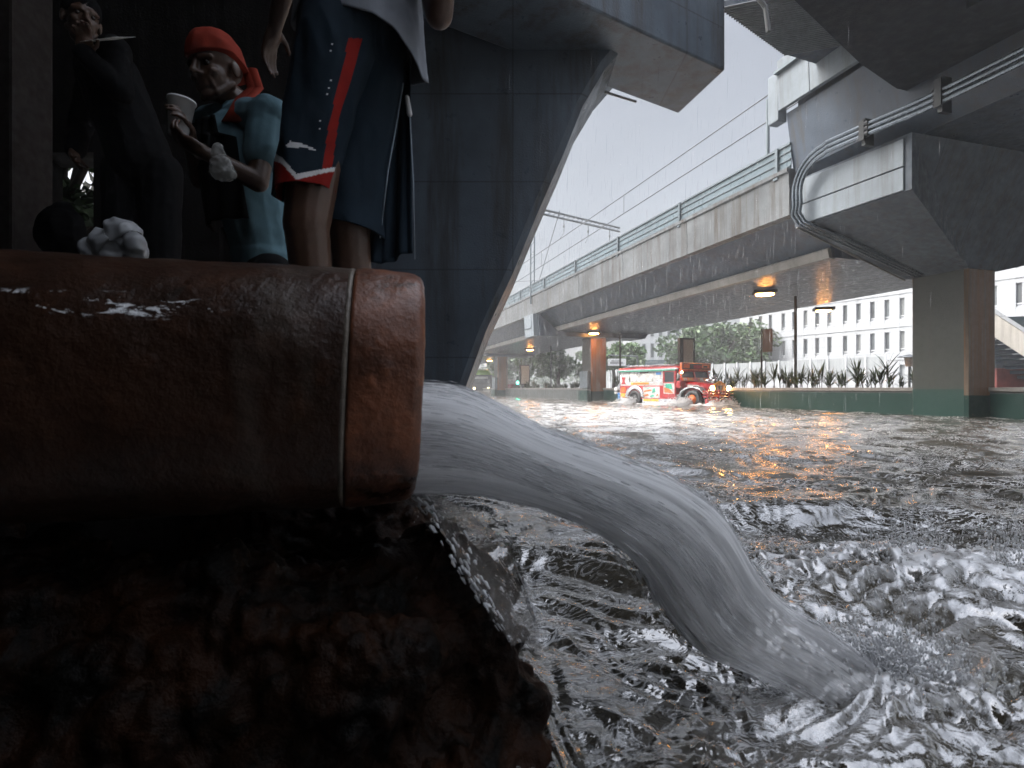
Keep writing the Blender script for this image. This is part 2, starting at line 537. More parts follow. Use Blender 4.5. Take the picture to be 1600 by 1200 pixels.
wq = m.n('ShaderNodeTexNoise', {'Scale': 5.5, 'Detail': 5, 'Roughness': 0.6, 'Distortion': 2.6}); m.t.links.new(vw, wq.inputs['Vector'])
rdg = m.math('SUBTRACT', 1.0, m.math('MULTIPLY', m.math('ABSOLUTE', m.math('SUBTRACT', wq.outputs['Fac'], 0.5)), 14.0))
patch = m.ramp(m.noise(1.7, 3, 0.6, v), 0.36, 0.56)
glint_strand = m.math('MULTIPLY', m.math('MULTIPLY', m.ramp(rdg, 0.45, 1.0), patch), 0.85)  # foam lines; also paint white sky highlights into the water colour
foam = m.math('MAXIMUM', m.ramp(fm, 0.34, 1.0, 0, 0.72), glint_strand)  # foam plus the painted white sky highlights
bn = m.math('ADD', m.noise(16, 3, 0.5, m.obj((1, 1.5, 1)), 1.4), m.math('MULTIPLY', m.noise(60, 2, 0.5, v, 0.8), 0.16))
murk = m.mix(m.ramp(m.noise(0.6, 4, 0.6, v), 0.3, 0.7), (0.046, 0.039, 0.028), (0.095, 0.080, 0.056))
murk = m.mix(m.ramp(fa, 0.0, 0.6), m.mix(0.7, murk, (0.012, 0.011, 0.008)), murk)
colr = m.mix(foam, murk, (0.56, 0.57, 0.58))
m.fin(Base_Color=colr, Roughness=m.ramp(foam, 0, 0.8, 0.03, 0.5), IOR=2.0, Specular_IOR_Level=0.8,
      Normal=m.bump(bn, 0.35, 0.012))
M['water'] = m.mat
me.materials.append(m.mat)
wo = bpy.data.objects.new('flood_water', me); COL.objects.link(wo)
tag(wo, 'choppy brown grey flood water covering the whole road', 'flood water', kind='structure')

# ------------------------------------------------------------------ main viaduct
via = empty('railway_viaduct', V(22, 0, 0), 'long concrete railway viaduct with stained parapet and metal railing crossing behind the jeepney', 'viaduct')
T0, T1 = 1.2, 95
mb = MB()
vprism(mb, [(-4.25, 5.60), (-3.05, 4.78), (-2.98, 4.48), (3.5, 4.42), (4.2, 5.6), (4.2, 6.2), (-4.25, 6.2)], T0, T1)
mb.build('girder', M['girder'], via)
mb = MB()
vprism(mb, [(-3.10, 4.74), (-3.16, 4.70), (-3.10, 4.46), (-2.90, 4.44), (-2.90, 4.74)], T0+0.01, T1-0.01)
mb.build('lower_lip', M['coping'], via)
mb = MB()
tt = T0
k = 0
while tt < T1-1:
    L = 4.6
    vprism(mb, [(-4.26, 5.50), (-4.50, 5.53), (-4.52, 6.66), (-4.58, 6.70), (-4.58, 6.80), (-4.26, 6.80)], tt, min(tt+L-0.025, T1))
    tt += L
mb.build('parapet', M['parapet'], via)
mb = MB(); vbox(mb, T0, T1, 4.0, 4.3, 5.5, 6.9); mb.build('parapet', M['parapet'], via)
mb = MB(); vbox(mb, T0, T1, -4.44, -4.42, 6.82, 7.45); mb.build('railing_panel', M['rail_panel'], via)
mb = MB()
for z in (6.86, 7.05, 7.27): vbox(mb, T0, T1, -4.47, -4.445, z, z+0.03)
vbox(mb, T0, T1, -4.49, -4.38, 7.452, 7.51)
mb.build('railing_bars', M['rail_metal'], via)
tt = T0+0.4
while tt < 70:
    mb = MB(); vbox(mb, tt, tt+0.10, -4.53, -4.475, 6.80, 7.50); vbox(mb, tt-0.03, tt+0.13, -4.56, -4.535, 6.62, 6.90)
    mb.build('railing_post', M['rail_metal'], via)
    tt += 4.6 if tt < 60 else 9.2

# piers of the viaduct
def pier(t, label, zt, cap, col_top, brown=True):
    pr = empty('viaduct_pier', V(t, 0, -0.4), label, 'bridge pier', 'piers carrying the railway viaduct')
    mb = MB()
    def oct_(z, g=0.0):
        a, b0, b1, c = 0.73+g, -0.65-g, 0.47+g, 0.07
        return [V(t+x, s, z) for x, s in ((-a, b0+c), (-a, b1-c), (-a+c, b1), (a-c, b1), (a, b1-c), (a, b0+c), (a-c, b0), (-a+c, b0))]
    mb.loft([oct_(z) for z in (-0.5, 0.3, 0.62, 1.5, 2.6, col_top)], 0)
    # brown stained faces towards the traffic carry their own material
    me_mats = [M['pier_side'], M['pier_brown']]
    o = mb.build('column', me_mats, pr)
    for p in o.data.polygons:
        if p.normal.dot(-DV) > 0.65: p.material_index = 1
    return pr
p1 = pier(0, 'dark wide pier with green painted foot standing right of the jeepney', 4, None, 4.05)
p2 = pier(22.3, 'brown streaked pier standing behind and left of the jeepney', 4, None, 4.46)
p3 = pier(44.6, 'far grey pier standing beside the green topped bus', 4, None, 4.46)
# caps: pier 2 and 3 have a plain cross-head with a boxed end under the parapet
for t, pr in ((22.3, p2), (44.6, p3)):
    mb = MB()
    mb.prism([V(t-0.95, s, z) for s, z in ((-4.35, 4.10), (-3.0, 4.12), (3.2, 4.12), (3.4, 4.40), (-3.05, 4.43), (-4.35, 5.48))], DV*1.9)
    mb.build('crosshead', M['girder'], pr)
    mb = MB()
    mb.prism([V(t-0.85, s, z) for s, z in ((-4.66, 4.12), (-4.36, 4.12), (-4.36, 5.49), (-4.72, 5.49))], DV*1.7)
    mb.build('end_panel', M['cap_panel'], pr)
    mb = MB()
    mb.tube([V(t-0.5, -4.70, 5.4), V(t-0.5, -4.70, 4.75), V(t-0.45, -4.70, 4.62), V(t+0.9, -4.70, 4.66)], 0.03, 6)
    mb.build('conduit', M['conduit'], pr)
    # pedestal with meter cabinet against the pier foot
    mb = MB(); mb.prism([V(t-0.80, -0.70, -0.4), V(t-0.80, -0.98, -0.4), V(t+0.62, -0.98, -0.4), V(t+0.62, -0.70, -0.4)], (0, 0, 1.16))
    mb.build('pedestal', M['planter'], pr, bevel=0.04)
    mb = MB(); mb.prism([V(t-0.70, -0.67, 0.80), V(t-0.70, -0.92, 0.80), V(t+0.50, -0.92, 0.80), V(t+0.50, -0.67, 0.80)], (0, 0, 1.15))
    mb.build('cabinet', M['rail_metal'], pr, bevel=0.03)

# pier 1: big flared cross-head that carries the station
mb = MB()
vs_ = []
s0, s1 = -4.45, 5.2
A = [V(-2.1, s0, 5.08), V(1.05, s0, 5.14), V(1.05, s0, 6.40), V(-2.1, s0, 6.30)]
B = [V(-0.80, -0.70, 3.92), V(0.80, -0.70, 3.92), V(0.95, -0.70, 6.40), V(-2.0, -0.70, 6.40)]
C_ = [V(-0.80, 0.55, 3.92), V(0.80, 0.55, 3.92), V(0.95, 0.55, 6.40), V(-2.0, 0.55, 6.40)]
D_ = [V(-2.1, s1, 5.0), V(1.05, s1, 5.0), V(1.05, s1, 6.4), V(-2.1, s1, 6.4)]
mb.loft([A, B, C_, D_], 0)
mb.build('crosshead', M['crosshead'], p1)
mb = MB()
def quadslab(mb, a, b, c, d, nrm, th, mi=0):
    mb.prism([a, b, c, d], Vector(nrm)*th, mi)
nrm = -PV
quadslab(mb, V(-1.95, s0-0.004, 5.10), V(0.95, s0-0.004, 5.16), V(0.95, s0-0.004, 5.66), V(-1.95, s0-0.004, 5.60), nrm, 0.05)
quadslab(mb, V(-1.95, s0-0.004, 5.63), V(0.95, s0-0.004, 5.69), V(0.95, s0-0.004, 6.34), V(-1.95, s0-0.004, 6.22), nrm, 0.05)
mb.build('end_panel', M['cap_panel'], p1, bevel=0.012)
mb = MB()
pts = [V(1.0, s0, 5.13), V(0.85, -0.72, 3.90)]
mb.tube(pts, 0.028, 6)
mb.build('drip_edge', M['coping'], p1)

# three conduits that run along the station girder and drop over the cross-head
for i in range(3):
    cb = empty('cable_conduit', V(-1, -4.8, 5), ['topmost grey conduit bending down over the pier crosshead', 'middle grey conduit bending down over the pier crosshead', 'lowest grey conduit bending down over the pier crosshead'][i], 'conduit', 'three conduits bending over the crosshead')
    o_ = 0.115*i
    pts = []
    key = [(-9, 6.62), (-6, 6.58), (-4.2, 6.56), (-2.6, 6.55), (-1.3, 6.63), (-0.3, 6.68)]
    for t, z in key: pts.append(V(t, -4.86, z-o_+0.12))
    for k in range(0, 8):
        a = pi/2*(1-k/7.0)
        pts.append(V(-0.25+(0.95-o_)*cos(a), -4.86, 5.85+(0.92-o_)*sin(a)))
    xe = 0.70-o_
    pts += [V(xe-0.02, -4.86, 5.55), V(xe+0.05, -4.84, 5.35), V(xe, -4.72, 5.12), V(xe-0.03, -4.45, 5.02), V(xe-0.1, -3.4, 4.72), V(xe-0.15, -2.0, 4.30), V(xe-0.2, -0.8, 3.95)]
    mb = MB(); mb.tube(pts, 0.047, 10)
    mb.build('pipe_run', M['conduit'], cb, smooth=True)
    for (t, z) in ((-2.9, 6.56), (-1.4, 6.63)):
        mb = MB(); mb.tube([V(t-0.05, -4.86, z-o_+0.12), V(t+0.05, -4.86, z-o_+0.12)], 0.07, 10)
        mb.build('coupling', M['dark_metal'], cb)
for t, z0, z1 in ((-3.0, 6.25, 6.95), (-1.35, 6.3, 6.9)):
    mb = MB(); vbox(mb, t, t+0.09, -4.86, -4.60, z0, z1)
    vbox(mb, t-0.02, t+0.11, -4.93, -4.90, z0+0.1, z1-0.05)
    o = mb.build('conduit_bracket', M['dark_metal'])
    tag(o, 'dark steel bracket clamping the conduits ' + ('nearer the overhead slab' if t < -2 else 'nearer the conduit bend'), 'bracket', 'brackets clamping the conduits')

# ------------------------------------------------------------------ station deck on top of pier 1, coming towards the camera
st = empty('station_deck', V(-6, 0, 6), 'raised station platform girder with pale fascia panels resting on the flared pier', 'station deck')
mb = MB()
vprism(mb, [(-4.30, 6.72), (-3.9, 6.42), (5.2, 6.42), (5.4, 8.3), (-4.25, 8.45), (-4.55, 8.30)], -16, 1.25)
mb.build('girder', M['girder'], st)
tt = 1.35
mb = MB()
for L in (1.05, 2.0, 2.0, 2.0, 2.0, 2.0, 2.0):
    mb.prism([V(tt-0.02, -4.75, 8.38), V(tt-L, -4.75, 8.38), V(tt-L, -4.80, 9.72), V(tt-0.02, -4.80, 9.72)], PV*0.12)
    tt -= L
mb.build('fascia_panel', M['cap_panel'], st, bevel=0.01)
mb = MB()
vbox(mb, -12, 1.35, -4.9, -4.6, 9.35, 9.42)
mb.build('fascia_trim', M['rail_metal'], st)
mb = MB(); vbox(mb, 1.38, 1.75, -4.72, -4.4, 8.15, 9.5); mb.build('end_block', M['cap_panel'], st, bevel=0.03)
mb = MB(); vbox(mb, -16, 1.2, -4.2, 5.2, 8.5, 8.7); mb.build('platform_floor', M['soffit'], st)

# canopy over the platform: cross beam with ribbed sheet roof
cp = empty('station_canopy', V(-1, -2, 9), 'dark ribbed station canopy with cross beam above the pale fascia', 'canopy')
mb = MB()
mb.prism([Vector((4.45, 11.7, 9.0)), Vector((6.62, 13.25, 8.95)), Vector((9.5, 14.4, 8.95)), Vector((8.2, 10.6, 9.0))], (0, 0, 0.12))
mb.build('roof_sheet', M['soffit'], cp)
mb = MB()
d = Vector((2.17, 1.55, -0.05))
for k in range(30):
    a = Vector((4.45, 11.7, 9.0)) + d*(k/29.0)
    mb.tube([a + Vector((0, 0, -0.03)), a + Vector((3.0, -1.0, -0.03))], 0.018, 6)
mb.build('roof_ribs', M['grey_metal'], cp)
mb = MB()
mb.prism([V(-0.9, -4.4, 9.72), V(-0.2, -4.4, 9.72), V(-0.2, -4.4, 10.6), V(-0.9, -4.4, 10.6)], PV*7)
mb.build('cross_beam', M['girder'], cp)
mb = MB(); vbox(mb, -0.2, 0.7, -4.5, -4.1, 8.7, 11.0); mb.build('end_column', M['girder'], cp, bevel=0.03)
mb = MB(); mb.tube([at(1183, -6, 10.9), at(1196, 12, 10.9), at(1201, 50, 10.9)], 0.05, 8); mb.build('downpipe', M['dark_metal'], cp)

# ------------------------------------------------------------------ pier and crossbeam of the overpass we stand under
np_ = empty('overpass_pier', (-1.8, 8, -0.4), 'dark slanted overpass pier flaring up into a broad beam end behind the people', 'bridge pier')
sil = [(690, 707), (737, 607), (765, 530), (800, 455), (835, 370), (870, 290), (895, 228), (925, 178), (962, 135), (1010, 90)]
YB, YF = 8.9, 7.55
def sc(px, py, Y): return at(px, py, Y)
poly = [at(px, py, YB) for px, py in sil]
poly += [at(990, -260, YB), at(250, -260, YB), at(330, 120, YB), at(450, 330, YB), at(520, 607, YB), at(540, 707, YB)]
mb = MB(); ch = 0.09
polF = [p + Vector((0, YF-YB+ch, 0)) for p in poly]
cen = sum(poly, Vector())/len(poly)
def inset(ps, dy, k):
    out = []
    for i, p in enumerate(ps):
        a = ps[i-1]; b = ps[(i+1) % len(ps)]
        t = (b-a).normalized(); nrm = Vector((-t.z, 0, t.x))
        if nrm.dot(cen-p) < 0: nrm = -nrm
        out.append(p + nrm*k + Vector((0, dy, 0)))
    return out
mb.loft([inset(poly, 0.0, ch), inset(poly, -ch, 0), polF, inset(polF, -ch, ch)], 0)
mb.build('flared_column', M['near_pier'], np_)
zb = 5.5
c1 = at_z(1133, 110, zb); c2 = at_z(1060, 178, zb); c3 = at_z(905, 120, zb)
dl = (c3-c2).normalized()
q = [c1, c2, c2 + dl*8.5, c1 + dl*8.5]
mb = MB()
mb.prism(q, (0, 0, 1.75))
mb.build('beam_end', M['near_pier'], np_, bevel=0.03)
mb = MB(); mb.tube([c3 + Vector((-0.2, 0.05, -0.02)), c3*0.45 + c2*0.55 + Vector((0, 0.06, -0.02))], 0.02, 6); mb.build('drip_groove', M['coping'], np_)

# overhead slab of that overpass (we stand under it)
mb = MB()
zs = 7.28
edge = [(-16, 10.2), (-1.5, 10.2), (0.45, 7.9), (0.45, -9), (-16, -9)]
edge2 = [(4.05, 8.55), (6.95, 10.85), (8.3, 11.75), (26, 17.2), (26, 6.5), (4.0, 6.5)]
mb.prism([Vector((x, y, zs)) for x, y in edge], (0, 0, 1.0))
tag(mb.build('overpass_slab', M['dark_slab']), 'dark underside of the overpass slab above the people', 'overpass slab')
mb = MB()
mb.prism([Vector((x, y, zs)) for x, y in edge2], (0, 0, 1.0))
# ribs under the slab
for k in range(7):
    a = Vector((4.9+k*2.2, 8.1+k*0.9, zs-0.55)); 
    mb.prism([a + Vector((0.0, -0.5, 0)), a+Vector((0.45, -0.32, 0)), a+Vector((0.45+.6, 0.18-1.4-.5*k, 0)), a+Vector((.6, -1.4-.5*k, 0))], (0, 0, 0.56))
sl = mb.build('overpass_slab', M['dark_slab'])
tag(sl, 'dark underside of the overpass slab filling the upper right corner', 'overpass slab')

# unseen wall added behind the camera for shade, and dim back wall on the left, with a gap towards the bushes
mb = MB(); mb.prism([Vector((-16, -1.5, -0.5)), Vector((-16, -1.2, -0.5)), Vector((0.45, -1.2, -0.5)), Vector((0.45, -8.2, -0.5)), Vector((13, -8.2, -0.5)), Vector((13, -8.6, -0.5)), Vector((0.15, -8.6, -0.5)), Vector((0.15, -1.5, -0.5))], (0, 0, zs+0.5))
tag(mb.build('unseen_shade_wall', M['dark_wall']), 'unseen dark wall added behind the camera to shade pipe and bank', 'shade wall')
YW = 5.6
bw = empty('underpass_wall', (-4, YW, 0), 'almost black wall with small openings behind the people', 'wall')
def hole_px(x0, y0, x1, y1):
    a = at(x0, y1, YW); b = at(x1, y0, YW); return a.x, a.z, b.x, b.z
h1 = hole_px(48, 238, 146, 408); h2 = hole_px(343, 355, 372, 412)
xs = [-16, h1[0], h1[2], h2[0], h2[2], -2.62]
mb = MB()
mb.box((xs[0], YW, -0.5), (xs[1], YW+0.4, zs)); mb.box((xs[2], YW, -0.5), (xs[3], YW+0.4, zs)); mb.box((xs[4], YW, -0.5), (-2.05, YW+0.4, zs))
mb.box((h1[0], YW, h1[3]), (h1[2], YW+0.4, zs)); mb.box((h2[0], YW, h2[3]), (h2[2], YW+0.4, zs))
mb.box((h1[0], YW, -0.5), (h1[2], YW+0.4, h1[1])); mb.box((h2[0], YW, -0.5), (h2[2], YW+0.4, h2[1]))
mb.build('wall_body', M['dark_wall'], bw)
# side wall closing the left
mb = MB(); mb.box((-16.4, -9, -0.5), (-16.0, YW, zs)); mb.build('side_wall', M['dark_wall'], bw)
# dark square post at the left edge
mb = MB(); mb.bbox((at(-40, 0, 3.4).x, 3.3, -0.4), (at(42, 0, 3.4).x, 3.6, 7.2), 0.02)
tag(mb.build('steel_post', plain('rust_post', (0.016, 0.009, 0.006), 0.8)), 'dim brown post at the edge of the dark underpass', 'post')

# sidewalk ledge the people stand on
mb = MB(); mb.prism([Vector((-9, 1.75, -0.5)), Vector((-0.52, 1.75, -0.5)), Vector((-0.98, 4.6, -0.5)), Vector((-9, 4.6, -0.5))], (0, 0, 1.12))
tag(mb.build('pavement', M['dark_wall']), kind='structure')

# ------------------------------------------------------------------ planter walls along the median
def planter(t0, t1, mat, label):
    e = empty('planter_wall', V((t0+t1)/2, 0.8, 0), label, 'planter wall', 'planter walls along the median')
    mb = MB(); vbox(mb, t0, t1, 0.20, 0.40, -0.5, 0.715); mb.build('wall_face', mat, e)
    mb = MB(); vbox(mb, t0, t1, 1.50, 1.68, -0.5, 0.715); mb.build('rear_wall', M['planter_grey'], e)
    mb = MB(); vbox(mb, t0, t1, 0.13, 0.47, 0.718, 0.83); mb.build('coping', M['coping'], e, bevel=0.012)
    mb = MB(); vbox(mb, t0, t1, 0.405, 1.495, -0.3, 0.70); mb.build('soil_bed', M['soil'], e)
    return e
planter(0.74, 21.5, M['planter'], 'long green and grey planter wall running behind the jeepney')
planter(23.1, 43.8, M['planter_grey'], 'grey planter wall with low shrubs left of the brown pier')
planter(45.4, 70, M['planter_grey'], 'distant grey planter wall beyond the far pier')
planter(-12, -0.74, M['planter'], 'dark green planter wall right of the green footed pier')
# ------------------------------------------------------------------ the big outlet pipe
AP = Vector((1, 0.25, 0)).normalized(); NP = Vector((-AP.y, AP.x, 0))     # NP points away from the camera
PE = Vector((-0.242, 1.345, 0.802)); PR = 0.272
pipe = empty('outlet_pipe', PE + Vector((-1, -0.2, -0.5)), 'huge rusty brown outlet pipe with a raised band, gushing flood water', 'pipe')
def pipe_pt(a, th, r):
    # a: distance from the mouth (negative = up the pipe); th from +Z towards the camera
    k_ = (abs(cos(th))**2.7 + abs(sin(th))**2.7)**(-1/2.7)
    r = r*k_; zz = cos(th)*r
    return PE + AP*(a + 0.012*zz/PR) - NP*sin(th)*r + Vector((0, 0, zz))
def pipe_mesh(prof, n=220):
    mb = MB(); rings = []
    for a, r in prof:
        rings.append([pipe_pt(a, 2*pi*k/n, r) for k in range(n)])
    mb.loft(rings, 0, True, False)
    return mb
def rough_pipe(o, amp):
    me = o.data; n = len(me.vertices)
    co = np.empty(n*3); nn = np.empty(n*3)
    me.vertices.foreach_get('co', co); me.vertices.foreach_get('normal', nn)
    co = co.reshape(-1, 3); nn = nn.reshape(-1, 3)
    q = co*np.array([1.0, 1, 1])
    d = perlin3(q*5, 1)*1.1 + 0.6*perlin3(q*13, 2) + 0.35*(1-2*np.abs(perlin3(q*22, 3))) + 0.2*perlin3(q*60, 4)
    ax_d = -((co-np.array(PE)) @ np.array(AP)) - 0.15
    co += nn*(d*amp*np.clip(np.abs(ax_d)/0.05, 0.25, 1))[:, None]
    me.vertices.foreach_set('co', co.ravel()); me.update()
prof = [(-1.75+0.012*i, PR) for i in range(140)]
prof = [p for p in prof if p[0] < -0.145]
o = pipe_mesh(prof).build('barrel', None or [bpy.data.materials.new('tmp')], pipe, smooth=True)
def rust(name, red, painted_glint=False):
    m = NT(name); v = m.obj()
    n1 = m.noise(4, 6, 0.65, v); n2 = m.noise(18, 5, 0.65, v); n3 = m.noise(2.0, 4, 0.6, m.obj((1, 1, 0.25)))
    c = m.mix(m.ramp(n1, 0.33, 0.68), (0.016, 0.009, 0.006), red)
    c = m.mix(m.ramp(n2, 0.52, 0.72, 0, 0.6), c, tuple(q*1.5 for q in red))
    c = m.mix(m.ramp(m.noise(7, 6, 0.75, v, 0.8), 0.60, 0.70, 0, 0.75), c, (0.014, 0.012, 0.009))
    c = m.mix(m.ramp(n3, 0.56, 0.72, 0, 0.7), c, (0.13, 0.115, 0.095))
    if painted_glint:      # wet highlight painted in white on the shoulder of the pipe
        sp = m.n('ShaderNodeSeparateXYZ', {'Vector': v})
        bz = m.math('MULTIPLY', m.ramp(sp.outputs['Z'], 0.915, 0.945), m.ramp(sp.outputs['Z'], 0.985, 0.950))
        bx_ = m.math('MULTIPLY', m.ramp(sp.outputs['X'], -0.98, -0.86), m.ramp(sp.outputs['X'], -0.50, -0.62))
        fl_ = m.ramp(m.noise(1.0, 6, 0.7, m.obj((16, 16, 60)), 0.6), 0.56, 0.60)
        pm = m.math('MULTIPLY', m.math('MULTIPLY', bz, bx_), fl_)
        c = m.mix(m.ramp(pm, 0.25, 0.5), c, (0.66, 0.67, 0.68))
    h = m.math('ADD', n2, m.math('MULTIPLY', m.noise(70, 4, 0.65, v), 0.4))
    return m.fin(Base_Color=c, Roughness=m.ramp(n1, 0.3, 0.7, 0.22, 0.5), Normal=m.bump(h, 0.5, 0.012), Coat_Weight=0.12, Coat_Roughness=0.15, Specular_IOR_Level=0.3)
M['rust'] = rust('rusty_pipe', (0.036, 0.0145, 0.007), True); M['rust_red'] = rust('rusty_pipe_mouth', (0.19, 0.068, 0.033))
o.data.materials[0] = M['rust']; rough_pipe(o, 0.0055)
prof = [(-0.1455, PR-0.004), (-0.144, PR+0.0015)] + [(-0.138+0.0055*i, PR+0.0015-0.000018*i*i) for i in range(23)] + [(-0.012, PR-0.010), (-0.005, PR-0.013), (0.0, PR-0.020), (0.0, PR-0.028), (-0.01, PR-0.034), (-0.05, PR-0.036), (-0.4, PR-0.035)]
o = pipe_mesh(prof).build('mouth_collar', M['rust_red'], pipe, smooth=True); rough_pipe(o, 0.004)
prof = [(-0.158, PR-.004), (-0.157, PR+0.0004), (-0.1485, PR+0.0004), (-0.1475, PR-.004)]
o = pipe_mesh(prof, 160).build('seam_band', concrete('seam_mortar', (0.15, 0.125, 0.10), 0.6, 0.4, 0.4, sscale=20), pipe, smooth=True); rough_pipe(o, 0.004)
mb = MB(); mb.lathe([(0.001, 0), (PR-0.034, 0), (PR-0.034, 0.02), (0.001, 0.02)], PE - AP*1.7, 40, AP); mb.build('dark_inside', M['dark_wall'], pipe)

# ------------------------------------------------------------------ the jet
TOP = [(600, 596), (660, 598), (740, 612), (850, 668), (950, 706), (1050, 748), (1118, 800), (1166, 880), (1215, 938), (1290, 985), (1368, 1050), (1425, 1125), (1460, 1200)]
BOT = [(585, 766), (642, 768), (740, 768), (848, 790), (930, 824), (990, 872), (1032, 940), (1082, 1000), (1145, 1032), (1212, 1066), (1268, 1108), (1305, 1160), (1335, 1230)]
DEP = [1.30, 1.335, 1.345, 1.36, 1.375, 1.39, 1.405, 1.42, 1.43, 1.445, 1.455, 1.46, 1.465]
THK = [.15, .16, .16, .15, .14, .13, .12, .115, .11, .10, .09, .085, .08]
def cat(P, s):
    n = len(P)-1; i = min(int(s), n-1); f = s-i
    p0 = np.array(P[max(i-1, 0)], float); p1_ = np.array(P[i], float); p2_ = np.array(P[i+1], float); p3_ = np.array(P[min(i+2, n)], float)
    return 0.5*((2*p1_) + (-p0+p2_)*f + (2*p0-5*p1_+4*p2_-p3_)*f*f + (-p0+3*p1_-3*p2_+p3_)*f**3)
NS, NA = 330, 120
T3 = [np.array(at(px, py, d)) for (px, py), d in zip(TOP, DEP)]
B3 = [np.array(at(px, py, d)) for (px, py), d in zip(BOT, DEP)]
rings = []
jet_v = np.empty((NS, NA, 3)); jet_uv = np.empty((NS, NA, 2))
for i in range(NS):
    s = i/(NS-1)*(len(TOP)-1)
    a = cat(T3, s); b = cat(B3, s); th = float(cat([[q] for q in THK], s)[0])
    c = (a+b)/2; hv = (a-b)/2
    for k in range(NA):
        ph = 2*pi*k/NA
        cs, sn = cos(ph), sin(ph)
        e = 0.78
        cs = math.copysign(abs(cs)**e, cs); sn = math.copysign(abs(sn)**e, sn)
        jet_v[i, k] = c + hv*cs + np.array([0, -1.0, 0])*th*sn
        jet_uv[i, k] = (i/(NS-1), k/NA)
sg = jet_uv[..., 0].ravel(); kg = jet_uv[..., 1].ravel()*2*pi
ring3 = lambda f, fs, sd: perlin3(np.stack([np.cos(kg)*f, np.sin(kg)*f, sg*fs], 1), sd)
grow = 0.35 + 1.1*np.clip(sg*1.3, 0, 1)
disp = 0.014*ring3(1.3, 2.5, 1) + 0.0055*ring3(4.0, 3.0, 2)*grow + 0.0030*ring3(12, 5, 3)*grow + 0.0022*ring3(30, 10, 4)*grow
disp += 0.016*np.clip(-np.cos(kg), 0, 1)*np.clip(sg*3-.2, 0, 1)*np.abs(ring3(9, 5, 8)) + 0.010*np.clip(np.cos(kg), 0, 1)*np.clip(sg*3-.2, 0, 1)*np.abs(ring3(11, 6, 9))
# frayed lower reach
disp += np.clip((sg-0.68)/0.3, 0, 1)*(0.030*np.abs(ring3(5, 5, 5)) + 0.016*np.abs(ring3(14, 9, 6)) - 0.012)
cen = jet_v.mean(1, keepdims=True)
dirv = jet_v-cen; dirv /= np.linalg.norm(dirv, axis=2, keepdims=True)
jet_v = jet_v + dirv*disp.reshape(NS, NA)[..., None]
mb = MB()
mb.loft([[tuple(p) for p in r] for r in jet_v], 0, True, True)
me = mb.mesh('water_jet', [bpy.data.materials.new('tmp2')], True)
a1 = me.attributes.new('flow', 'FLOAT_VECTOR', 'POINT')
a1.data.foreach_set('vector', np.stack([np.cos(kg), np.sin(kg), sg], 1).astype(np.float32).ravel())
m = NT('jet_water')
fl = m.n('ShaderNodeAttribute', attribute_name='flow').outputs['Vector']
def fmap(sx, sz):
    q = m.n('ShaderNodeMapping'); q.inputs['Scale'].default_value = (sx, sx, sz); m.t.links.new(fl, q.inputs['Vector']); return q.outputs[0]
s1 = m.noise(1.0, 5, 0.62, fmap(2.4, 2.2), 0.6)
s2 = m.noise(1.0, 4, 0.62, fmap(7.5, 4.0), 0.4)
s3 = m.noise(1.0, 3, 0.6, fmap(26, 9), 0.2)
mixs = m.math('ADD', m.math('ADD', m.math('MULTIPLY', s1, 0.52), m.math('MULTIPLY', s2, 0.36)), m.math('MULTIPLY', s3, 0.12))
air = m.ramp(mixs, 0.40, 0.60)
colr = m.mix(air, (0.55, 0.55, 0.55), (0.99, 0.99, 0.99))
sep = m.n('ShaderNodeSeparateXYZ', {'Vector': fl})
bmp = m.bump(m.math('ADD', s2, m.math('MULTIPLY', s3, 0.6)), 0.5, 0.012)
m.fin(Base_Color=colr, Roughness=m.ramp(air, 0, 1, 0.14, 0.5), IOR=1.33, Normal=bmp, Subsurface_Weight=0.9, Subsurface_Scale=0.17)
m.b.inputs['Subsurface Radius'].default_value = (1, 1, 1)
trl = m.n('ShaderNodeBsdfTranslucent', {'Color': (0.86, 0.87, 0.88)}); m.t.links.new(bmp, trl.inputs['Normal'])
lw = m.n('ShaderNodeLayerWeight', {'Blend': 0.35})
low = m.ramp(sep.outputs['Z'], 0.40, 0.70)
gapn = m.ramp(m.math('SUBTRACT', mixs, m.math('MULTIPLY', low, 0.11)), 0.37, 0.50)
edge_f = m.ramp(lw.outputs['Facing'], 0.62, 0.98)
alpha = m.math('SUBTRACT', m.ramp(m.math('MULTIPLY', edge_f, m.ramp(s2, 0.3, 0.6, 1.0, 0.4)), 0, 1, 0.98, 0.25), m.math('MULTIPLY', m.math('SUBTRACT', 1.0, gapn), m.math('ADD', 0.08, m.math('ADD', m.math('MULTIPLY', low, 0.66), m.math('MULTIPLY', edge_f, 0.6)))))
mxs = m.n('ShaderNodeMixShader', {0: 0.38}); m.t.links.new(m.b.outputs[0], mxs.inputs[1]); m.t.links.new(trl.outputs[0], mxs.inputs[2])
tra = m.n('ShaderNodeBsdfTransparent'); mxa = m.n('ShaderNodeMixShader', {0: alpha}); m.t.links.new(tra.outputs[0], mxa.inputs[1]); m.t.links.new(mxs.outputs[0], mxa.inputs[2]); m.t.links.new(mxa.outputs[0], m.out.inputs['Surface'])
me.materials[0] = m.mat
M['jet'] = m.mat
jet = bpy.data.objects.new('water_jet', me); COL.objects.link(jet)
tag(jet, 'thick grey streaky jet of flood water arching out of the rusty pipe', 'water jet')

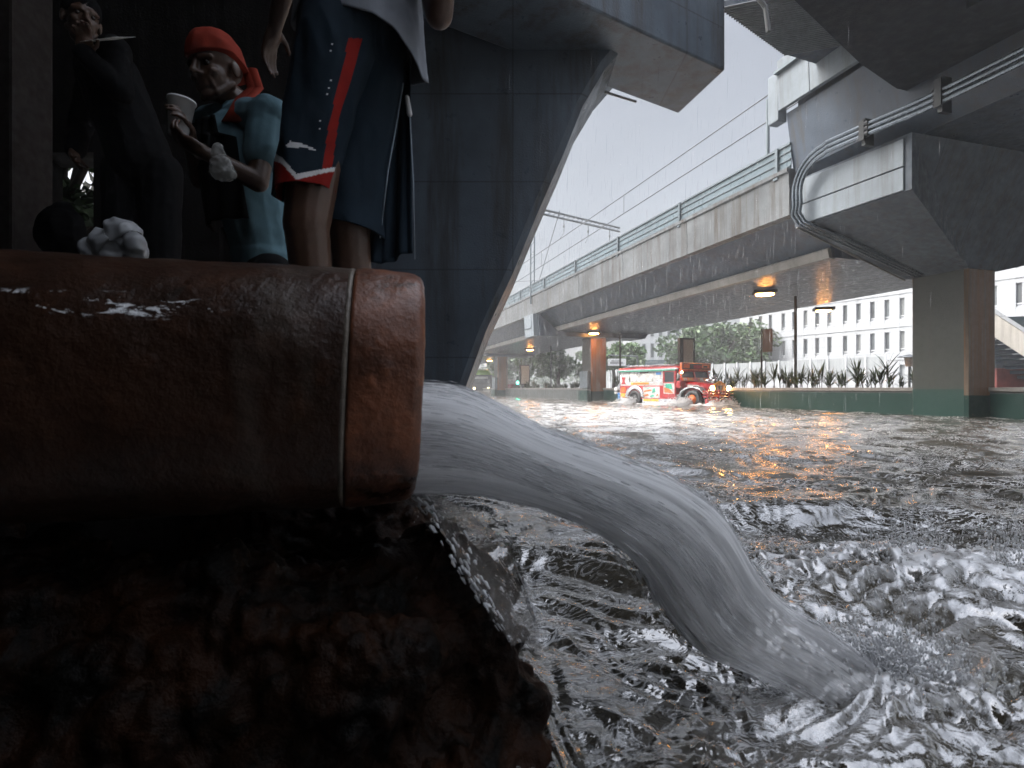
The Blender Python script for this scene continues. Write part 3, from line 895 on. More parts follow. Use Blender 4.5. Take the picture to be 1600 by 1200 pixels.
# ---- loose strands and drops: countless, one object each
def drops(name, P, Rr, stretch=None, label=None, mat=None, cat_='spray'):
    """many small drops; P (n,3), Rr (n,), stretch (n,3) elongation vectors"""
    ico = [( 0,0,1),(0.894,0,0.447),(0.276,0.851,0.447),(-0.724,0.526,0.447),(-0.724,-0.526,0.447),(0.276,-0.851,0.447),
           (0.724,0.526,-0.447),(-0.276,0.851,-0.447),(-0.894,0,-0.447),(-0.276,-0.851,-0.447),(0.724,-0.526,-0.447),(0,0,-1)]
    icf = [(0,1,2),(0,2,3),(0,3,4),(0,4,5),(0,5,1),(1,6,2),(2,7,3),(3,8,4),(4,9,5),(5,10,1),(6,7,2),(7,8,3),(8,9,4),(9,10,5),(10,6,1),(6,11,7),(7,11,8),(8,11,9),(9,11,10),(10,11,6)]
    I = np.array(ico); FI = np.array(icf); n = len(P)
    Vv = P[:, None, :] + I[None]*Rr[:, None, None]
    if stretch is not None:
        L = np.linalg.norm(stretch, axis=1, keepdims=True); D = stretch/np.maximum(L, 1e-9)
        dt = (I[None]*D[:, None, :]).sum(2)
        Vv = Vv + stretch[:, None, :]*dt[..., None]
    FF = (FI[None] + (np.arange(n)*12)[:, None, None]).reshape(-1)
    me = bpy.data.meshes.new(name)
    me.vertices.add(n*12); me.vertices.foreach_set('co', Vv.reshape(-1))
    nf = n*20
    me.loops.add(nf*3); me.polygons.add(nf)
    me.loops.foreach_set('vertex_index', FF.astype(np.int32))
    me.polygons.foreach_set('loop_start', np.arange(nf, dtype=np.int32)*3)
    me.polygons.foreach_set('use_smooth', np.ones(nf, bool))
    me.update(calc_edges=True); me.validate()
    me.materials.append(mat)
    o = bpy.data.objects.new(name, me); COL.objects.link(o)
    return tag(o, label, cat_, kind='stuff')
m = NT('spray_water')
m.fin(Base_Color=(0.80, 0.81, 0.82), Roughness=0.06, IOR=1.33, Transmission_Weight=0.45, Alpha=0.85)
M['spray'] = m.mat
P = []; Rr = []; Stt = []
# strands shed from the edges of the jet
for _ in range(1500):
    s = RNG.uniform(3.0, 10.6)
    a = cat(T3, s); b = cat(B3, s); a2 = cat(T3, min(s+0.15, 11)); b2 = cat(B3, min(s+0.15, 11))
    q = RNG.choice([RNG.normal(1.0, 0.05), RNG.normal(0.0, 0.07), RNG.uniform(0, 1)], p=[.30, .35, .35])
    p = b+(a-b)*q; d = (b2+(a2-b2)*q)-p; d /= np.linalg.norm(d)
    th = float(cat([[x] for x in THK], s)[0])
    p = p + np.array([0, RNG.uniform(-1.05, 1.0)*th*(1.1 if 0.1 < q < 0.9 else 0.5), 0]) + RNG.normal(0, .004, 3)
    P.append(p); Rr.append(RNG.uniform(0.0007, 0.0022)); Stt.append(d*RNG.uniform(0.004, 0.03))
# fine threads of water running over the jet
for _ in range(2600):
    s = RNG.uniform(0.9, 7.4)
    a = cat(T3, s); b = cat(B3, s); a2 = cat(T3, min(s+0.12, 11)); b2 = cat(B3, min(s+0.12, 11))
    ph = RNG.uniform(0, pi); q = 0.5+0.5*cos(ph)*1.02
    p = b+(a-b)*q; d = (b2+(a2-b2)*q)-p; d /= np.linalg.norm(d)
    th = float(cat([[x] for x in THK], s)[0])
    p = p + np.array([0, -th*sin(ph)*RNG.uniform(0.96, 1.05) - 0.006, 0]) + RNG.normal(0, .003, 3)
    P.append(p); Rr.append(RNG.uniform(0.0003, 0.0011)); Stt.append(d*RNG.uniform(0.012, 0.06)*(0.6+s/11))
# splashes round the landing point and the churn to the right
def splash(cx, cy, sx, sy, n, hgt, rmin, rmax, up=1.0):
    for _ in range(n):
        x = RNG.normal(cx, sx); y = RNG.normal(cy, sy); z = abs(RNG.normal(0, hgt)) + 0.0
        P.append(np.array([x, y, z])); Rr.append(rmin + (rmax-rmin)*RNG.random()**2.4)
        v_ = np.array([(x-cx)*0.3, (y-cy)*0.2, 0.10*up + RNG.uniform(0, 0.1)]); v_ /= np.linalg.norm(v_)
        Stt.append(v_*RNG.uniform(0.000, 0.008))
splash(LAND.x+0.02, LAND.y, 0.16, 0.11, 1500, 0.05, 0.0010, 0.0060)
for _ in range(700):
    an_ = RNG.uniform(0, 2*pi); d_ = np.array([cos(an_)*.8+.35, sin(an_)*.8, RNG.uniform(.3, 1.6)]); d_ /= np.linalg.norm(d_); L_ = RNG.uniform(.001, .008)
    P.append(np.array([LAND.x+.03, LAND.y, .0]) + d_*RNG.uniform(.02, .13) + np.array([RNG.normal(0, .05), RNG.normal(0, .03), 0])); Rr.append(RNG.uniform(.0012, .0045)); Stt.append(d_*L_)
splash(LAND.x+0.10, LAND.y-.02, 0.09, 0.07, 900, 0.09, 0.0008, 0.004, 2)
splash(1.75, 2.28, 0.50, 0.18, 3800, 0.06, 0.0012, 0.0070)
for cx_, cy_ in ((2.12, 2.30), (2.02, 2.2), (2.2, 2.42), (1.72, 2.4), (1.55, 2.3), (1.9, 2.5)): splash(cx_, cy_, 0.05, 0.05, 380, 0.13, 0.001, 0.005, 3)
splash(2.05, 1.98, 0.35, 0.2, 500, 0.05, 0.001, 0.005)
# wake thrown up by the wheels of the jeepney
JF = Vector((0.545, -0.839, 0)); JL = Vector((0.839, 0.545, 0)); JC = Vector((7.69, 25.83, 0))
for lx, n in ((-1.3, 1400), (1.95, 2600), (2.7, 1500)):
    for _ in range(n):
        q = JC + JF*(lx - abs(RNG.normal(0, 0.55))) - JL*(1.0+abs(RNG.normal(0, 0.22))) if lx < 2.5 else JC + JF*(2.9+abs(RNG.normal(0, .15))) + JL*RNG.uniform(-1.3, 1.2)
        P.append(np.array([q.x, q.y, abs(RNG.normal(0, 0.16))])); Rr.append(RNG.uniform(0.006, 0.022)); Stt.append(np.array([0.01, 0, 0.01]))
# splatter of the rain hitting the water in the open
for _ in range(2600):
    y = 5 + 25*RNG.random()**1.5; x = RNG.normal(0.2*y+0.3, 0.30*y+0.3)
    if (x-AX.x)*PV.x + (y-AX.y)*PV.y > 0.1: continue
    P.append(np.array([x, y, abs(RNG.normal(0.012, 0.022))+0.01])); Rr.append(RNG.uniform(0.0012, 0.0032)*(0.7+0.05*y)); Stt.append(np.array([0, 0, RNG.uniform(0.001, 0.012)]))
# drips at the pipe mouth and over the rubble
for _ in range(120):
    q = at(RNG.normal(735, 40), RNG.normal(800, 22), 1.45); P.append(np.array(q)); Rr.append(RNG.uniform(0.001, 0.003)); Stt.append(np.array([0, 0, 0.001]))
drops('water_spray', np.array(P), np.array(Rr), np.array(Stt), 'white spray and splashing drops thrown up over the flood', M['spray'])

# falling rain and run-off from the viaduct edge
P = []; Rr = []; Stt = []
for _ in range(5200):
    y = 5.5 + 30*RNG.random()**0.8; x = RNG.uniform(-0.25, 0.62)*y + RNG.normal(0, 1)
    if x < -0.06*y and y < 10: continue
    z = RNG.uniform(0.3, 10.5)
    sm = (x-AX.x)*PV.x + (y-AX.y)*PV.y
    if sm > -4.6 and z < 8: continue
    if y < 12 and z > 5: continue
    P.append((x, y, z)); Rr.append(0.0011+0.00009*y); Stt.append((0.006, 0, RNG.uniform(0.10, 0.22)))
for _ in range(1500):
    t = RNG.uniform(1.5, 45); s_ = RNG.choice([-4.53, -3.14], p=[.7, .3]); z = RNG.uniform(0.2, 5.4 if s_ < -4 else 4.4)
    q = V(t, s_+RNG.normal(0, 0.02), z); P.append(tuple(q)); Rr.append(0.0009+0.00006*q.y); Stt.append((0, 0, RNG.uniform(0.08, 0.26)))
m = NT('rain_water'); m.fin(Base_Color=(0.8, 0.82, 0.84), Roughness=0.2, Alpha=0.22); M['rain'] = m.mat
drops('rain', np.array(P), np.array(Rr), np.array(Stt), 'fine slanting rain falling in front of the viaduct', M['rain'], 'rain')

# ------------------------------------------------------------------ rubble bank under the pipe
mb = MB()
for (x, y, z, r) in [(-1.5, 1.2, .1, .5), (-1.1, 1.18, .12, .42), (-.75, 1.22, .10, .40), (-.45, 1.26, .08, .36), (-.28, 1.34, .22, .22), (-.24, 1.42, .30, .17),
                     (-.20, 1.34, .10, .20), (-.10, 1.26, .20, .15), (-.075, 1.30, .05, .165), (-.06, 1.20, -.02, .17), (-.02, 1.22, .10, .105), (-.09, 1.36, .28, .12), (-.20, 1.42, .40, .10),
                     (-.35, 1.18, .05, .25), (-.55, 1.12, .0, .28), (-.9, 1.05, .0, .3), (-.13, 1.10, -.08, .22), (-.3, 1.1, .22, .17), (-.6, 1.15, .3, .2), (-.43, 1.66, .30, .24), (-.75, 1.6, .3, .24)]:
    mb.ell((x, y, z), (r, r*0.85, r*0.95))
def bank_warp(co, nn):
    d = 0.036*perlin3(co*5, 1) - 0.034*(1-2*np.abs(perlin3(co*9, 2))) - 0.017*(1-2*np.abs(perlin3(co*21, 3))) + 0.007*perlin3(co*48, 4)
    return co + nn*d[:, None]
m = NT('wet_rubble'); v = m.obj()
n1 = m.noise(7, 6, 0.7, v, 0.6); n2 = m.noise(28, 5, 0.65, v)
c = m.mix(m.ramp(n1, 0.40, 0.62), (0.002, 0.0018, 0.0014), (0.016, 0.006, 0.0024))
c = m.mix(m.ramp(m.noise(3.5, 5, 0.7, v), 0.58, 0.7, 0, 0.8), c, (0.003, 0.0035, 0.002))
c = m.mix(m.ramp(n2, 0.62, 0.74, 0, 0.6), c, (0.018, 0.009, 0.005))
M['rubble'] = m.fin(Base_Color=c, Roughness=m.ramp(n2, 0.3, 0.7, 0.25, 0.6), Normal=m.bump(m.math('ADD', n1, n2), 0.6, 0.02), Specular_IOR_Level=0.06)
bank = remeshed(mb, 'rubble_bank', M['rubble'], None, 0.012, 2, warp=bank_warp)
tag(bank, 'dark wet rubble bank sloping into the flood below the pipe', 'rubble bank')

# thin clear sheet of water slipping off the bank under the pipe mouth
SH_T = [(640, 772, 1.27), (668, 800, 1.24), (700, 850, 1.20), (730, 905, 1.17), (762, 955, 1.14), (800, 1010, 1.11)]
SH_B = [(738, 815, 1.45), (790, 852, 1.42), (812, 905, 1.36), (826, 945, 1.30), (838, 985, 1.26), (842, 1030, 1.22)]
NSS, NK = 60, 26
vs = np.empty((NSS, NK, 3))
TA = [np.array(at(*q)) for q in SH_T]; TB = [np.array(at(*q)) for q in SH_B]
for i in range(NSS):
    s = i/(NSS-1)*5
    a = cat(TA, s); b = cat(TB, s)
    for k in range(NK):
        f = k/(NK-1)
        vs[i, k] = a + (b-a)*f + np.array([0, 0, 0.022*sin(pi*f)])
g = vs.reshape(-1, 3)
g = g + np.array([0, -0.3, 1])*(0.010*perlin3(g*np.array([12, 12, 12.]), 5) + 0.006*perlin3(g*30, 6))[:, None]
mb = MB(); mb.loft([[tuple(p) for p in r] for r in g.reshape(NSS, NK, 3)], 0, False, False)
m = NT('water_film'); v = m.obj()
fo = m.ramp(m.noise(18, 5, 0.7, m.obj((1.8, 1.8, .6)), 1.2), 0.56, 0.68)
m.fin(Base_Color=m.mix(fo, (0.16, 0.145, 0.13), (0.75, 0.76, 0.78)), Roughness=0.07, IOR=1.33, Alpha=m.math('MAXIMUM', m.ramp(m.noise(9, 4, .6, v), .35, .7, .15, .42), m.math('MULTIPLY', fo, 0.9)), Normal=m.bump(m.noise(26, 4, .6, m.obj((1.6, 1.6, .7)), .8), 0.9, .02))
o = mb.build('water_film', m.mat, None, smooth=True)
so = o.modifiers.new('thick', 'SOLIDIFY'); so.thickness = 0.006
tag(o, 'thin clear sheet of water slipping over the rubble below the jet', 'water film')
# white rivulets running down both edges of that sheet
random.seed(5)
mb = MB()
for E_, n_, r0 in ((TA, 120, .0040), (TB, 110, .0028)):
    for k in range(n_):
        s = 4.6*random.random()**1.2 if E_ is TA else random.uniform(.3, 3.6)
        p = Vector(cat(E_, s)); d_ = (Vector(cat(E_, min(s+.1, 5))) - p).normalized()
        L_ = random.uniform(.004, .022); p += Vector((abs(random.gauss(0, .020)) - .006, random.gauss(0, .010), random.gauss(.004, .012)))
        r_ = r0*random.uniform(.35, 1.25); mb.cap(p, p + d_*L_, r_, r_*.5, 7)
m = NT('white_rivulet'); m.fin(Base_Color=(.80, .81, .83), Roughness=.1, IOR=1.33, Transmission_Weight=.3)
o = remeshed(mb, 'white_froth', m.mat, None, 0.0018, 3)
tag(o, 'white froth running down the edges of the clear water sheet', 'froth', kind='stuff')
# ------------------------------------------------------------------ people
def frame_of(fwd, up):
    f = Vector(fwd).normalized(); u = Vector(up); u = (u - f*u.dot(f)).normalized(); x = f.cross(u)
    return Matrix((x, f, u)).transposed()        # columns: subject's right, forward, up
def head_parts(mb, c, Rm, s=1.0):
    c = Vector(c)
    def P_(x, y, z): return c + Rm @ (Vector((x, y, z))*s)
    def E(x, y, z, a, b, d): mb.ell(P_(x, y, z), (a*s, b*s, d*s), Rm, 10)
    def K(p, q, a, b): mb.cap(P_(*p), P_(*q), a*s, b*s, 10)
    E(0, -.012, .035, .077, .097, .088)
    E(0, .022, -.035, .062, .068, .078)
    E(0, .060, -.098, .030, .026, .020)
    for q in (-1, 1):
        K((q*.018, .086, .020), (q*.052, .068, .018), .010, .010)      # brow
        E(q*.042, .060, -.028, .020, .020, .018)                        # cheekbone
        K((q*.030, .074, -.040), (q*.036, .066, -.075), .010, .008)    # fold beside the mouth
        K((q*.058, .0, -.06), (q*.035, .052, -.098), .016, .014)       # jaw line
        E(q*.013, .095, -.034, .009, .011, .008)                        # nostril
        E(q*.079, -.012, -.010, .010, .020, .031)                       # ear
    K((0, .085, .014), (0, .108, -.028), .009, .013)
    K((-.020, .080, -.060), (.020, .080, -.060), .0065, .0065)
    K((-.017, .079, -.073), (.017, .079, -.073), .0075, .0075)
    return P_
def eyes(parent, P_, mat, s=1.0):
    for q in (-1, 1):
        mb = MB(); mb.ell(P_(q*.031, .070, .001), (.012*s,)*3, None, 8); mb.build('eye', mat, parent, smooth=True)
def hand_parts(mb, wrist, f, pn, side, curl=0.5, spread=0.012):
    """palm, five fingers; f = along the hand, pn = the way the palm faces, side = +1/-1 where the thumb is"""
    w_ = Vector(wrist); f = Vector(f).normalized(); pn = Vector(pn); pn = (pn-f*pn.dot(f)).normalized(); l = f.cross(pn)*side
    Rm = Matrix((l, f, pn)).transposed()
    mb.ell(w_ + f*.048, (.040, .054, .017), Rm, 10)
    mb.cap(w_ - f*.01, w_ + f*.03, .024, .026)
    for i, (off, ln, c2) in enumerate(((.030, .95, .9), (.010, 1.05, 1.0), (-.011, .98, 1.08), (-.031, .78, 1.2))):
        p = w_ + f*(.088-abs(off)*.25) + l*off; d = f.copy(); nn_ = pn.copy(); r = .0088
        for k, L in enumerate((.040, .026, .020)):
            a = curl*c2*(0.7 if k == 0 else 1.0)
            d, nn_ = (d*cos(a)+nn_*sin(a)), (nn_*cos(a)-d*sin(a))
            q = p + d*L*ln
            mb.cap(p, q, r, r*.9, 8); p = q; r *= .9
    p = w_ + f*.022 + l*.032
    d = (f*.55 + l*.62 + pn*.35).normalized()
    q = p + d*.040; mb.cap(p, q, .0125, .010, 8)
    d = (f*.75 + l*.15 + pn*.5).normalized(); mb.cap(q, q+d*.030, .010, .0085, 8)
def fabric(name, col, rough=0.85, scale=90):
    m = NT(name); v = m.obj()
    n1 = m.noise(9, 4, .6, v); n2 = m.noise(scale*3, 2, .5, v)
    c = m.mix(m.ramp(n1, .3, .7), tuple(q*.78 for q in col), tuple(min(1, q*1.1) for q in col))
    return m.fin(Base_Color=c, Roughness=rough, Specular_IOR_Level=.12, Normal=m.bump(m.math('ADD', n1, m.math('MULTIPLY', n2, .2)), .35, .008))
def skin(name, col):
    m = NT(name); v = m.obj(); n1 = m.noise(14, 5, .6, v)
    c = m.mix(m.ramp(n1, .3, .7), tuple(q*.75 for q in col), col)
    return m.fin(Base_Color=c, Roughness=.42, Normal=m.bump(m.noise(130, 3, .6, v), .3, .002), Subsurface_Weight=.05)
M['skin'] = skin('brown_skin', (0.085, 0.045, 0.027)); M['skin2'] = skin('tan_skin', (0.095, 0.050, 0.031))
M['eye'] = plain('eye', (0.03, 0.02, 0.015), .1)
M['tee'] = fabric('light_blue_shirt', (0.13, 0.225, 0.265)); M['red_cloth'] = fabric('red_headcloth', (0.27, 0.036, 0.02))
M['black_cloth'] = fabric('black_cloth', (0.0025, 0.0025, 0.003)); M['navy'] = fabric('navy_shorts', (0.013, 0.023, 0.034))
M['shorts_red'] = fabric('red_band', (0.26, 0.017, 0.013)); M['white_trim'] = fabric('white_trim', (0.7, 0.7, 0.7)); M['grey_tee'] = fabric('grey_shirt', (0.19, 0.205, 0.23))
M['foam_cup'] = plain('foam_cup', (0.80, 0.80, 0.79), .5, var=.04, scale=40)

def cloth_warp(amp, fz=6.0, sd=1):
    def w_(co, nn):
        d = 1-np.abs(perlin3(co*np.array([10, 10, fz]), sd))*2 + 0.6*perlin3(co*22, sd+3)
        return co + nn*(d*amp)[:, None]
    return w_

# ---- person with the red headcloth
fl_z = 0.62
man = empty('person', at(395, 607, 2.25).to_2d().to_3d() + Vector((0, 0, fl_z)), 'person in a red headcloth and light blue shirt holding a white foam cup', 'person')
hc = at(339, 112, 2.16)
Rm = frame_of((-.36, -.92, -.20), (-.10, -.06, 1))
sh_l = at(418, 184, 2.10); sh_r = at(330, 196, 2.33); nb = at(384, 172, 2.23); hip = at(408, 392, 2.30)
el_l = at(403, 284, 2.03); wr_l = at(322, 240, 1.93); el_r = at(312, 280, 2.22); wr_r = at(296, 214, 2.06)
hl = hip + Vector((.06, -.05, -.12)); hr = hip + Vector((-.045, .05, -.12))
kl = Vector((hl.x-.02, hl.y-.05, 1.02)); kr = Vector((hr.x-.02, hr.y, 1.02))
mb = MB()
P_ = head_parts(mb, hc, Rm, 1.06)
mb.cap(P_(0, -.025, -.07), nb, .052, .058)
ch = (sh_l+sh_r)/2
mb.cap(sh_l, sh_r, .062, .062); mb.cap(nb, ch + Vector((0, .02, -.08)), .06, .12); mb.cap(ch + Vector((.0, .02, -.10)), hip, .122, .095)
mb.cap(sh_l, el_l, .048, .039); mb.cap(el_l, wr_l, .039, .025); mb.cap(sh_r, el_r, .048, .038); mb.cap(el_r, wr_r, .038, .025)
for a_, b_ in ((hl, kl), (hr, kr)):
    mb.cap(a_, b_, .085, .052); ft = Vector((b_.x+.02, b_.y+.06, fl_z+.07)); mb.cap(b_, ft, .052, .033)
    mb.cap(ft - Vector((0, 0, .035)), ft + Vector((-.09, -.12, -.042)), .036, .028)
cup_c = at(281, 186, 1.985)
hand_parts(mb, wr_r, (cup_c + Vector((.01, .03, -.01)) - wr_r), Vector((-.3, -1, .1)), 1, .55)
hand_parts(mb, wr_l, (Vector((-.85, -.25, .45))), Vector((.3, .5, .8)), 1, .5)
body = remeshed(mb, 'body', M['skin'], man, .0052, 3, .0012, 40)
eyes(man, P_, M['eye'], 1.06)
# shirt
mb = MB()
mb.cap(sh_l + Vector((.004, 0, .006)), sh_r, .073, .073); mb.cap(nb + Vector((0, .01, -.04)), ch + Vector((0, .02, -.10)), .085, .145)
mb.cap(ch + Vector((.0, .02, -.10)), hip + Vector((.0, 0, 0)), .146, .110); mb.cap(hip, hip + Vector((0, 0, -.02)), .112, .118)
mb.cap(sh_l, sh_l*.42 + el_l*.58, .068, .062); mb.cap(sh_r, sh_r*.5 + el_r*.5, .068, .062)
shirt = remeshed(mb, 'shirt', M['tee'], man, .006, 4, warp=cloth_warp(.008))
# dark apron over the chest
apn = Vector((-.70, -.70, 0)); apl = Vector((.70, -.70, 0))
mb = MB(); rings = []
ctr = ch + Vector((0, .02, 0))
NZ, NW = 30, 26
top_z = at(0, 186, 2.1).z; bot_z = at(0, 352, 2.2).z
ap_v = []
for i in range(NZ):
    z = top_z + (bot_z-top_z)*i/(NZ-1)
    cxy = ctr + (hip-ctr)*min(1.2, max(0, (ctr.z-z)/(ctr.z-hip.z)))
    half = 0.58 if i < 6 else 0.95
    row = []
    for k in range(NW):
        th = (k/(NW-1)-.5)*2*half + 0.10
        r = .170 + .006*sin(k*1.1+i*.23) + .01*min(1, i/10)
        row.append(Vector((cxy.x, cxy.y, z)) + (apn*cos(th)+apl*sin(th))*r)
    rings.append(row)
mb.loft(rings, 0, False, False)
o = mb.build('apron', M['black_cloth'], man, smooth=True); so = o.modifiers.new('t', 'SOLIDIFY'); so.thickness = .006
# trousers
mb = MB(); mb.cap(hip + Vector((.01, .02, -.10)), (hl+hr)/2 + Vector((0, .02, -.12)), .095, .09)
for a_, b_ in ((hl, kl), (hr, kr)):
    mb.cap(a_, b_, .100, .075); mb.cap(b_, Vector((b_.x+.02, b_.y+.05, fl_z+.12)), .075, .065)
remeshed(mb, 'trousers', M['black_cloth'], man, .009, 3, warp=cloth_warp(.004))
# headcloth: cap over the crown, knot tail hanging on the neck
mb = MB()
def PS(x, y, z): return hc + Rm @ (Vector((x, y, z))*1.06)
rings = []
for i in range(26):
    th = pi*.5*(1-i/25)        # 90deg = crown
    ring = []
    for k in range(60):
        ph = 2*pi*k/60
        fr = sin(ph)           # +1 forehead
        low = .040 - .055*max(0, -fr)**1.0 + .004*sin(3*ph)
        z = low + (.142-low)*sin(th)
        c_ = cos(th)**.62
        puff = 1 + .018*sin(7*ph + 3*th) + .012*sin(13*ph-5*th)
        ring.append(PS(.090*c_*cos(ph)*puff, -.012 + .111*c_*sin(ph)*puff, z))
    rings.append(ring)
mb.loft(rings, 0, True, True)
n0 = PS(.012, -.112, .02)
tail = [PS(-.07, -.095, .02), PS(-.078, -.100, -.05), at(384, 155, 2.125), at(377, 172, 2.10), at(368, 190, 2.09)]
for off in (0, .022):
    pr_ = []
    for i, p in enumerate(tail):
        pr_.append([p + Vector((off-.012, .0, 0)) + Vector((cos(a)*(.020+.006*i*(off == 0)), sin(a)*.012, .0)) for a in [2*pi*k/12 for k in range(12)]])
    mb.loft(pr_, 0, True, True)
headcloth = mb.build('headcloth', M['red_cloth'], man, smooth=True)
n = len(headcloth.data.vertices); co = np.empty(n*3); headcloth.data.vertices.foreach_get('co', co); co = co.reshape(-1, 3)
co += (perlin3(co*np.array([16, 16, 34]), 4)*.0035)[:, None]*np.array([1, -.6, .5]); headcloth.data.vertices.foreach_set('co', co.ravel())

# the cup
cupo = empty('foam_cup', cup_c + Vector((0, 0, -.062)), 'white foam cup with a rolled rim held up by the person in the red headcloth', 'cup')
axc = Vector((.10, 0, 1)).normalized(); cb0 = cup_c - axc*.062
mb = MB(); mb.lathe([(.001, 0), (.030, 0), (.032, .004), (.0445, .122), (.0475, .123), (.0485, .127), (.0475, .131), (.044, .131), (.042, .126), (.031, .010), (.001, .010)], cb0, 40, axc)
mb.build('cup_body', M['foam_cup'], cupo, smooth=True)
# crumpled clear bag of food in the other hand
mb = MB(); c_ = at(346, 262, 1.93)
mb.ell(c_, (.038, .03, .045)); mb.ell(c_ + Vector((-.012, 0, .045)), (.022, .018, .04)); mb.ell(c_ + Vector((.012, 0, -.022)), (.036, .026, .022))
def crumple(co, nn): return co + nn*((1-2*np.abs(perlin3(co*40, 2)))*.006 + perlin3(co*90, 3)*.003)[:, None]
m = NT('clear_plastic'); m.fin(Base_Color=(.55, .55, .52), Roughness=.15, Alpha=.45); M['clear'] = m.mat
o = remeshed(mb, 'food_bag', M['clear'], None, .004, 1, warp=crumple)
tag(o, 'crumpled clear plastic bag hanging from the hand below the foam cup', 'plastic bag')

# ---- tall person in navy shorts, cut by the upper edge
fl2 = 0.80
Y2 = 1.70
tall = empty('person', Vector((at(540, 607, Y2).x, Y2, fl2)), 'tall person in navy shorts with a red stripe and a loose grey shirt', 'person')
hpA = at(515, 95, 1.68); hpB = at(572, 95, 1.80); knA = at(479, 352, 1.665); knB = at(545, 360, 1.80)
wst = at(548, 35, 1.74); shL = at(635, -205, 1.72); shR = at(480, -200, 1.82); nk = at(560, -245, 1.78); hd = at(566, -330, 1.76)
elA = at(686, 22, 1.62); wrA = at(706, -110, 1.50); elB = at(455, -60, 1.90); wrB = at(430, 40, 1.99)
mb = MB(); Rm2 = frame_of((.75, -.6, -.1), (0, 0, 1)); P2 = head_parts(mb, hd, Rm2)
mb.cap(P2(0, -.025, -.07), nk, .055, .062); mb.cap(shL, shR, .07, .07); mb.cap(nk + Vector((0, 0, -.05)), wst, .12, .125)
mb.cap(shL, elA, .052, .042); mb.cap(elA, wrA, .042, .027); mb.cap(shR, elB, .052, .042); mb.cap(elB, wrB, .042, .027)
hand_parts(mb, wrA, wrA-elA, (-.7, -.5, .2), 1, .6); hand_parts(mb, wrB, wrB-elB, (.8, -.3, 0), -1, .35)
for a_, b_, q in ((hpA, knA, 0), (hpB, knB, 1)):
    mb.cap(wst, a_, .12, .10); mb.cap(a_, b_, .095, .070)
    an_ = Vector((b_.x+.012, b_.y+.05, fl2+.08)); mb.cap(b_, b_*.6+an_*.4 + Vector((0, .015, 0)), .068, .062); mb.cap(b_*.6+an_*.4 + Vector((0, .015, 0)), an_, .062, .038)
    mb.cap(an_ + Vector((0, .02, -.045)), an_ + Vector((.11, -.13, -.052)), .036, .026)
remeshed(mb, 'body', M['skin2'], tall, .0062, 3, .001, 40)
eyes(tall, P2, M['eye'])
mb = MB(); mb.ell(P2(0, -.02, .045), (.084, .102, .088), Rm2, 12)
for i in range(40): mb.ell(P2(random.uniform(-.07, .07), random.uniform(-.11, .05), random.uniform(.02, .115)), (.016,)*3, None, 5)
remeshed(mb, 'hair', M['black_cloth'], tall, .006, 1)
def legtube(name, spec, mats, pick, sd):
    """spec: rows (cx, cy, half width px, depth half m, Y); pick(px,py)->slot"""
    NRr, NKk = 150, 150
    rings = []
    rows = [np.array(r, float) for r in spec]
    for i in range(NRr):
        s = i/(NRr-1)*(len(rows)-1); r = cat(rows, s); ring = []
        for k in range(NKk):
            a = 2*pi*k/NKk
            hemw = (i/(NRr-1))**6
            px = r[0] + r[2]*cos(a); Y = r[4] - r[3]*sin(a)
            py = r[1] + hemw*(r[5]*cos(a))
            q = at(px, py, r[4]); ring.append(Vector((q.x*1.0, Y, q.z)))
        rings.append(ring)
    mb = MB(); mb.loft(rings, 0, True, False)
    V_ = np.array([tuple(v) for v in mb.v])
    ctr_ = V_.reshape(NRr, NKk, 3).mean(1, keepdims=True); dr = V_.reshape(NRr, NKk, 3)-ctr_; dr /= np.linalg.norm(dr, axis=2, keepdims=True)
    d = (1-2*np.abs(perlin3(V_*np.array([11, 11, 4.5]), sd)))*.010 + perlin3(V_*np.array([26, 26, 12]), sd+1)*.005
    V_ = (V_.reshape(NRr, NKk, 3) + dr*d.reshape(NRr, NKk)[..., None]).reshape(-1, 3)
    mb.v = [tuple(v) for v in V_]
    for j, f in enumerate(mb.f):
        c_ = V_[list(f)].mean(0)
        mb.m[j] = pick(800+c_[0]/c_[1]*F, HY-(c_[2]-CZ)/c_[1]*F, c_)
    o = mb.build(name, mats, tall, smooth=True)
    so = o.modifiers.new('t', 'SOLIDIFY'); so.thickness = .004; so.offset = 0
    return o
def inpoly(x, y, pl):
    c = False; j = len(pl)-1
    for i in range(len(pl)):
        if (pl[i][1] > y) != (pl[j][1] > y) and x < (pl[j][0]-pl[i][0])*(y-pl[i][1])/(pl[j][1]-pl[i][1])+pl[i][0]: c = not c
        j = i
    return c
stripe = [(545, 60), (566, 60), (528, 190), (516, 275), (501, 275), (514, 190)]
band = [(430, 247), (441, 250), (463, 278), (516, 266), (530, 266), (530, 340), (430, 340)]
trim = [(430, 240), (442, 247), (463, 272), (516, 262), (530, 262), (530, 268), (516, 268), (463, 281), (440, 255), (430, 252)]
swoosh = [(447, 228), (459, 215), (455, 222), (472, 225), (500, 236), (470, 231), (452, 231)]
def pickA(px, py, c_):
    if c_[1] > 1.70: return 0
    if inpoly(px, py, trim): return 2
    if inpoly(px, py, swoosh): return 2
    if inpoly(px, py, stripe): return 1
    if inpoly(px, py, band): return 1
    for q in ((519, 70), (517, 79), (516, 126), (513, 137), (510, 148), (504, 179), (501, 190), (500, 201)):
        if (px-q[0])**2+(py-q[1])**2 < 2.2: return 2
    return 0
mt = [M['navy'], M['shorts_red'], M['white_trim']]
legtube('shorts_leg', [(540, 20, 62, .15, 1.72, 0), (528, 80, 56, .14, 1.69, 0), (507, 160, 50, .12, 1.675, 0), (487, 240, 45, .11, 1.67, 0), (477, 305, 42, .105, 1.67, -4)], mt, pickA, 3)
